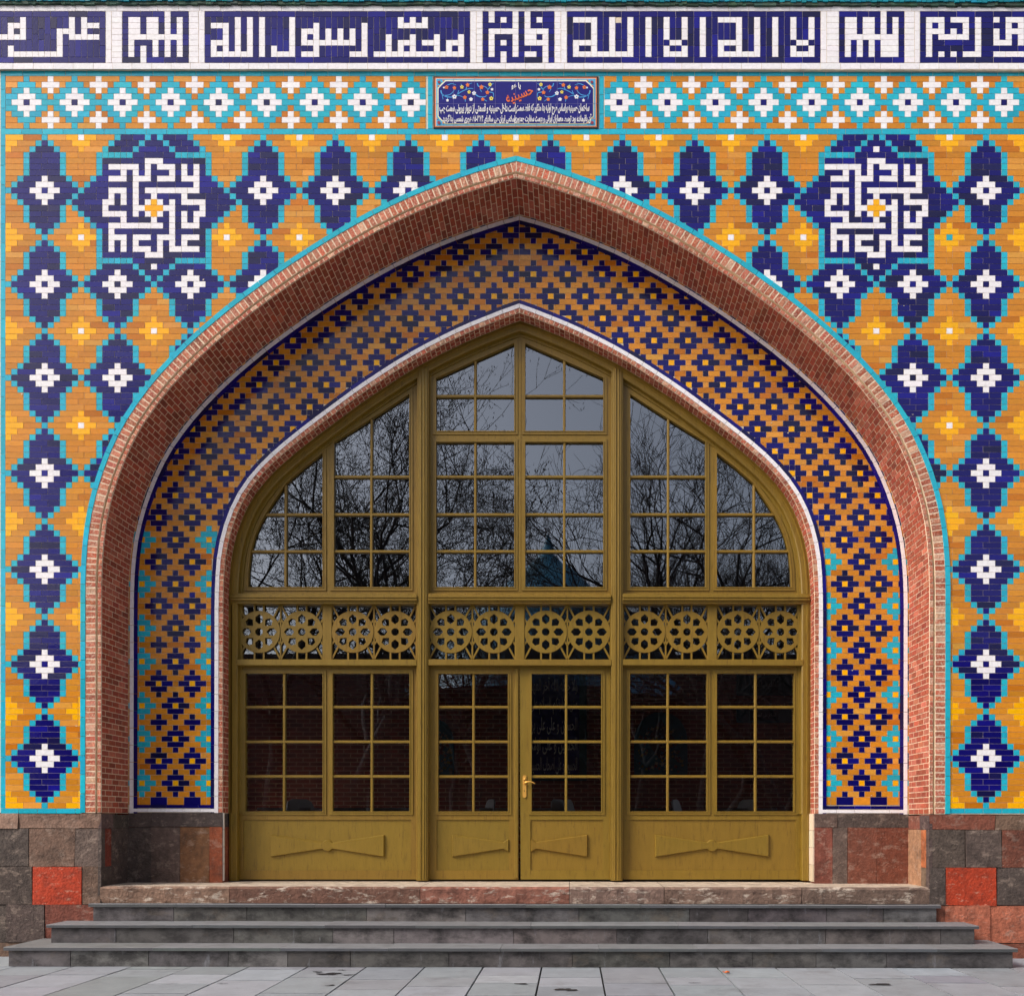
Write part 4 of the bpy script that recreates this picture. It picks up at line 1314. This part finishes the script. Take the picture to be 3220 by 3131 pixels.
# ------------------------------------------------------------------ room behind the glass
ib = MB()
YB = 5.2
def quad(mb, a, b, c, d, col=(1, 1, 1)): mb.add([a, b, c, d], [(0, 1, 2, 3)], col)
ib.box(-6, 6, YB, YB + .3, ZP - .1, 9)
for sx in (-1, 1):
    a, b = min(sx * 6, sx * 6.3), max(sx * 6, sx * 6.3)
    ib.box(a, b, .9, YB, ZP - .1, ZP + 1.2); ib.box(a, b, .9, 1.4, ZP + 1.2, 3.6); ib.box(a, b, YB - .9, YB, ZP + 1.2, 3.6); ib.box(a, b, .9, YB, 3.6, 9)  # openings added in the unseen side walls so skylight brightens the room
ib.box(-6, -fx + .02, .88, 1.30, ZP - .1, 9); ib.box(fx - .02, 6, .88, 1.30, ZP - .1, 9)
ib.box(-fx + .02, fx - .02, .9, 1.2, P(CX, 990, D2)[1] + .3, 9)
ib.build('interior_wall', M_inbrick, facade)
iu = MB(); iu.box(-5.99, 5.99, YB - .06, YB + .1, 3.9, 8.9, lin((34, 30, 30)))  # near-black sheet over the upper brick, shade put into its colour
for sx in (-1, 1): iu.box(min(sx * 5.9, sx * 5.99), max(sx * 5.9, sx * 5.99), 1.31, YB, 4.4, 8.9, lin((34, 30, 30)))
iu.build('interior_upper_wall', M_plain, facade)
fc = MB(); fc.box(-6, 6, D2 + .1, YB, ZP - .3, ZP - .004, lin((120, 108, 96))); o = fc.build('interior_floor', M_plain); tag(o, kind='structure')
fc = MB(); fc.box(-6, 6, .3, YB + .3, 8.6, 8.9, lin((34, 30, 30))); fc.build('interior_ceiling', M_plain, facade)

def panel_obj(name, label, x0, x1, y0, y1, d, cat, arch=False):
    A = P(x0, y1, d); B = P(x1, y0, d)
    e = empty(name, ((A[0] + B[0]) / 2, d, A[1]), label, cat)
    return e, A, B
e, A, B = panel_obj('calligraphy_mosaic', 'tall dark blue tiled calligraphy panel seen through the right door glass', 1660, 1822, 1990, 2448, YB - .02, 'wall panel')
b = MB(); b.box(A[0] - .1, B[0] + .12, YB - .03, YB, A[1] - .03, B[1], lin((52, 104, 110))); b.build('panel_border', M_glaze, e)
b = MB(); b.box(A[0], B[0], YB - .04, YB - .028, A[1] + .03, B[1] - .03, lin((30, 46, 128))); b.build('panel_field', M_glaze, e)
b = MB(); L_ = ['سلام الله ابدا ما بقیت', 'و بقی اللیل والنهار', 'ولا جعله الله آخر العهد', 'منی لزیارتکم السلام علی', 'الحسین و علی علی بن', 'الحسین و علی اولاد', 'الحسین و علی اصحاب الحسین']
hh = (B[1] - A[1] - .1) / len(L_)
for i, s in enumerate(L_):
    text_mb(b, s, (A[0] + B[0]) / 2, B[1] - .05 - hh * (i + .5), (B[0] - A[0]) * .92, hh * .86, YB - .041, .003, lin((240, 244, 246)), bold=.01)
b.build('lettering', M_text, e)
def arch_panel(xc, w, y0, y1, label):
    d = YB - .02
    A = P(xc - w, y1, d); B = P(xc + w, y0, d); cx = (A[0] + B[0]) / 2; hw = (B[0] - A[0]) / 2; zs = A[1] + (B[1] - A[1]) * .55
    e = empty('arched_mosaic', (cx, d, A[1]), label, 'wall panel')
    def outl(s):
        q = [(cx - hw * s, A[1])]
        for k in range(9):
            t_ = k / 8; q.append((cx - hw * s * cos(t_ * pi / 2) ** .9 if k < 8 else cx, zs + (B[1] - zs) * s * (sin(t_ * pi / 2) ** 1.1)))
        return q + [(2 * cx - a, b_) for a, b_ in reversed(q[:-1])]
    b = MB(); b.plate([outl(1)], YB - .02, YB, lin((62, 116, 136))); b.build('panel_field', M_glaze, e)
    b = MB()
    for k in range(150):
        t_, r_ = U(0, 6.28), U(0, 1); x = cx + hw * .85 * (2 * R() - 1); z = A[1] + .05 + (B[1] - A[1]) * .72 * R()
        if abs(x - cx) / hw + max(0, (z - zs) / (B[1] - zs)) > .95: continue
        s_ = U(.012, .03); c = random.choice([lin((200, 190, 170)), lin((150, 70, 60)), lin((190, 160, 60)), lin((80, 130, 150))])
        b.plate([[(x + s_ * (1 + .4 * sin(4 * q)) * cos(q), z + s_ * (1 + .4 * sin(4 * q)) * sin(q)) for q in [m * pi / 5 for m in range(10)]]], YB - .024, YB - .0205, c)
    dm = [(cx, zs + (B[1] - zs) * .75), (cx + hw * .55, zs), (cx, A[1] + .25), (cx - hw * .55, zs)]
    b.plate([dm], YB - .0238, YB - .0206, lin((84, 34, 40)))
    b.build('floral_pattern', M_text, e)
arch_panel(2078, 84, 2238, 2438, 'arched floral mosaic behind the right-hand lower window')
arch_panel(1372, 56, 2262, 2438, 'arched floral mosaic partly hidden behind the left door edge')
for i, (x0, x1, y0, y1, lb_) in enumerate(((2316, 2490, 2122, 2186, 'upper of two wide dark calligraphy tiles behind the far right panes'), (2316, 2490, 2226, 2272, 'lower of two wide dark calligraphy tiles behind the far right panes'))):
    e, A, B = panel_obj('calligraphy_tile', lb_, x0, x1, y0, y1, YB - .02, 'wall panel')
    b = MB(); b.box(A[0], B[0], YB - .02, YB, A[1], B[1], lin((64, 104, 124))); b.box(A[0] + .22, B[0] - .22, YB - .028, YB - .018, A[1] + .04, B[1] - .04, lin((16, 20, 52))); b.build('panel_field', M_glaze, e)
    b = MB(); text_mb(b, 'السلام علی الحسین', (A[0] + B[0]) / 2, (A[1] + B[1]) / 2, (B[0] - A[0]) * .42, (B[1] - A[1]) * .4, YB - .029, .003, lin((190, 196, 200)), bold=0); b.build('lettering', M_text, e)

WP = lin((214, 214, 216)); GP = lin((150, 152, 158))
def make_table(x, y, w, label):
    e = empty('folding_table', (x, y, ZP), label, 'table', 'white tables standing just inside the glass')
    z = ZP + .85
    b = MB(); b.box(x - w / 2, x + w / 2, y - .35, y + .35, z - .035, z, WP, .006); b.build('tabletop', M_plain, e)
    for sx in (-1, 1):
        for sy in (-1, 1):
            b = MB(); b.tube([Vector((x + sx * (w / 2 - .12), y + sy * .28, ZP)), Vector((x + sx * (w / 2 - .16), y + sy * .26, z - .035))], .014, 8, GP); b.build('leg', M_plain, e)
    return e
def make_chair(x, y, rz, label):
    e = empty('white_chair', (x, y, ZP), label, 'chair', 'white chairs standing at the tables inside')
    c_, s_ = cos(rz), sin(rz)
    def tp(a, b_, z): return Vector((x + a * c_ - b_ * s_, y + a * s_ + b_ * c_, ZP + z))
    def slab(pts, t_):
        b = MB(); n_ = [tuple(tp(*p)) for p in pts]; m = [tuple(tp(p[0], p[1] + (t_ if p[2] > .5 else 0), p[2] - (t_ if p[2] < .5 else 0))) for p in pts]
        q = len(pts)
        b.add(n_ + m, [tuple(range(q)), tuple(reversed(range(q, 2 * q)))] + [(i, (i + 1) % q, q + (i + 1) % q, q + i) for i in range(q)], WP); return b
    slab([(-.21, -.2, .45), (.21, -.2, .45), (.21, .22, .45), (-.21, .22, .45)], .025).build('seat', M_plain, e)
    top = [(-.2, .24, .5), (-.21, .29, .8), (-.17, .315, .92), (-.1, .32, .955), (.1, .32, .955), (.17, .315, .92), (.21, .29, .8), (.2, .24, .5)]
    slab(top, .02).build('backrest', M_plain, e)
    for a in (-1, 1):
        for b_ in (-1, 1):
            b = MB(); b.tube([tp(a * .23, b_ * .23, 0), tp(a * .18, b_ * .18, .43)], .014, 8, GP); b.build('leg', M_plain, e)
tabs = [(920, 150, 'short white table end behind the lower left window'), (1110, 110, 'white table with a bare top behind the second left pane'), (1240, 95, 'white table end beside the left post'),
        (1560, 80, 'white table seen through the left door glass'), (1720, 90, 'white table seen through the right door glass'), (2040, 120, 'white table below the arched mosaic'), (2330, 170, 'long white table behind the far right window')]
for px, w, lb_ in tabs:
    yy = 1.85 + U(-.1, .2); s = (CAMD + yy) / F; make_table(CAMX + (px - 1800) * s, yy, w * 2 * s * .55, lb_)
for px, rz, lb_ in ((993, .9, 'white chair back behind the left window, beside the short table'), (1388, 1.2, 'white chair turned sideways behind the left edge of the door glass'), (1462, -1.2, 'white chair near the middle bar of the left door'),
                    (1830, 1.1, 'white chair furthest left of the pair behind the right door'), (1868, 1.3, 'white chair nearest the right post behind the right door'), (2206, 1.2, 'white chair just left of the right window mullion'), (2276, -1.2, 'white chair just right of the right window mullion')):
    yy = 1.38 + U(0, .1); s = (CAMD + yy) / F; make_chair(CAMX + (px - 1800) * s, yy, rz, lb_)

# ------------------------------------------------------------------ leaves on the ground
M_leaf = mat('dry_leaf', .6, .2, 60, base=lin((214, 104, 30)))
for px, py, s_, lb_ in ((2284, 3058, .03, 'small orange dead leaf lying flat on the paving'), (2178, 3037, .018, 'tiny curled orange leaf against the lowest step')):
    dist = -EYE / ((2584 - py) / F); cx = CAMX + (px - 1800) / F * dist; cy = dist - CAMD
    b = MB(); pts = []
    for i in range(12):
        a = 2 * pi * i / 12; r = s_ * (1 if i % 2 else .62) * (1.3 if i == 0 else 1)
        pts.append((cx + r * cos(a) * 1.3, cy + r * sin(a), .006 + abs(sin(a * 1.5)) * s_ * .5))
    pts.append((cx, cy, .004)); b.add(pts, [(i, (i + 1) % 12, 12) for i in range(12)])
    tag(b.build('fallen_leaf', M_leaf), lb_, 'leaf')

# ------------------------------------------------------------------ the square behind the viewer (seen mirrored in the glass)
M_pod = mat('seed_pod', .8, .2, 20, base=lin((40, 33, 28)))
def tree(x, y, h, seed, label, lean=0.0, pods=False, spread=1.0, low=.33):
    rnd = random.Random(seed)
    e = empty('bare_tree', (x, y, 0), label, 'tree', 'leafless trees across the square')
    tk, cr = MB(), MB(); tips = []
    MAXD = 6
    def grow(p, d, L, r, depth):
        r = max(r, .007); n_ = 4 if depth < 4 else 3; pts = [p.copy()]; rad = [r]
        for i in range(n_):
            d = (d + Vector((rnd.gauss(0, .16), rnd.gauss(0, .16), rnd.gauss(.03, .08)))).normalized()
            p = p + d * (L / n_); pts.append(p.copy()); rad.append(r * (1 - .32 * (i + 1) / n_))
            if depth < MAXD and depth > 0 and i > 0 and rnd.random() < (.6 if depth < 3 else .5):
                side(p, d, L, rad[-1], depth)
        (tk if depth < 3 else cr).tube(pts, rad, 7 if depth < 2 else 4 if depth < 4 else 3)
        r2 = rad[-1]
        if depth < MAXD:
            for k in range(3 if depth in (0, 1, 3) else 2):
                side(p, d, L, r2, depth)
        else: tips.append((p, d))
    def side(p, d, L, r, depth):
        a = rnd.uniform(0, 2 * pi); t_ = rnd.uniform(.35, .95) * spread
        u = d.cross(Vector((.3, .2, 1))).normalized(); v = d.cross(u)
        nd = (d * cos(t_) + (u * cos(a) + v * sin(a)) * sin(t_) + Vector((0, 0, .08))).normalized()
        grow(p, nd, L * rnd.uniform(.58, .82), r * rnd.uniform(.5, .78), depth + 1)
    grow(Vector((x, y, -.1)), Vector((lean, 0, 1)).normalized(), h * low, h * .021, 0)
    if pods:
        for p, d in tips:
            for k in range(3):
                q = p + Vector((rnd.gauss(0, .12), rnd.gauss(0, .12), rnd.gauss(0, .1))); l_ = rnd.uniform(.06, .13); w = .012
                cr.add([tuple(q), tuple(q + Vector((w, .01, -l_ / 2))), tuple(q + Vector((rnd.gauss(0, .03), 0, -l_))), tuple(q + Vector((-w, 0, -l_ / 2)))], [(0, 1, 2, 3)])
    tk.build('trunk', M_bark, e); cr.build('crown', M_pod if pods else M_bark, e)
    return e
tree(-6.2, -17, 15, 3, 'tall leafless tree hung with seed pods, its mirror image dark in the left windows', pods=True)
tree(-9.6, -20, 15, 8, 'leafless tree leaning left beyond the tall podded tree', lean=-.1, pods=True)
tree(-2.6, -19, 14, 15, 'podded leafless tree mirrored in the middle windows', pods=True, low=.32)
tree(4.4, -17, 13.5, 21, 'bare tree with curving limbs mirrored in the right windows', lean=.05)
tree(8.0, -18, 12.5, 34, 'bare tree with a stout leaning trunk mirrored at the far right', lean=-.12)
tree(1.6, -23, 10, 41, 'low bare tree in front of the blue cone roof')
tree(6.0, -25, 13, 55, 'slender bare tree behind the curving one')
tree(-4.4, -26, 11, 62, 'slender bare tree behind the podded ones', pods=True)
tree(11.5, -23, 13, 77, 'bare tree at the right edge of the square')
tree(-7.8, -27, 14, 91, 'dark podded tree far back in the left windows', pods=True)
tree(3.2, -29, 12, 93, 'far bare tree beside the blue cone roof')
tree(9.2, -28, 13, 97, 'far bare tree between the two stout ones at the right')
tree(-13, -25, 11, 81, 'bare tree at the left edge of the square')
bd = empty('domed_building', (-1.0, -36, 0), 'brick hall with a turquoise cone roof standing across the square', 'building')
b = MB(); b.box(-30, 30, -46, -38, 0, 9.9); b.build('wall', M_hall, bd)
b = MB(); n_ = 24; vs = []; prof = [(8.6, 8.0), (7.4, 9.6), (5.8, 11.4), (4.3, 13.0), (2.6, 14.8), (1.2, 16.2), (.35, 17.1), (.05, 17.9)]
for r_, z in prof: vs += [(-.9 + r_ * cos(2 * pi * i / n_), -41 + r_ * sin(2 * pi * i / n_), z) for i in range(n_)]
b.add(vs, [(j * n_ + i, j * n_ + (i + 1) % n_, (j + 1) * n_ + (i + 1) % n_, (j + 1) * n_ + i) for j in range(len(prof) - 1) for i in range(n_)], lin((26, 110, 140)), True)
b.build('roof', M_plain, bd)
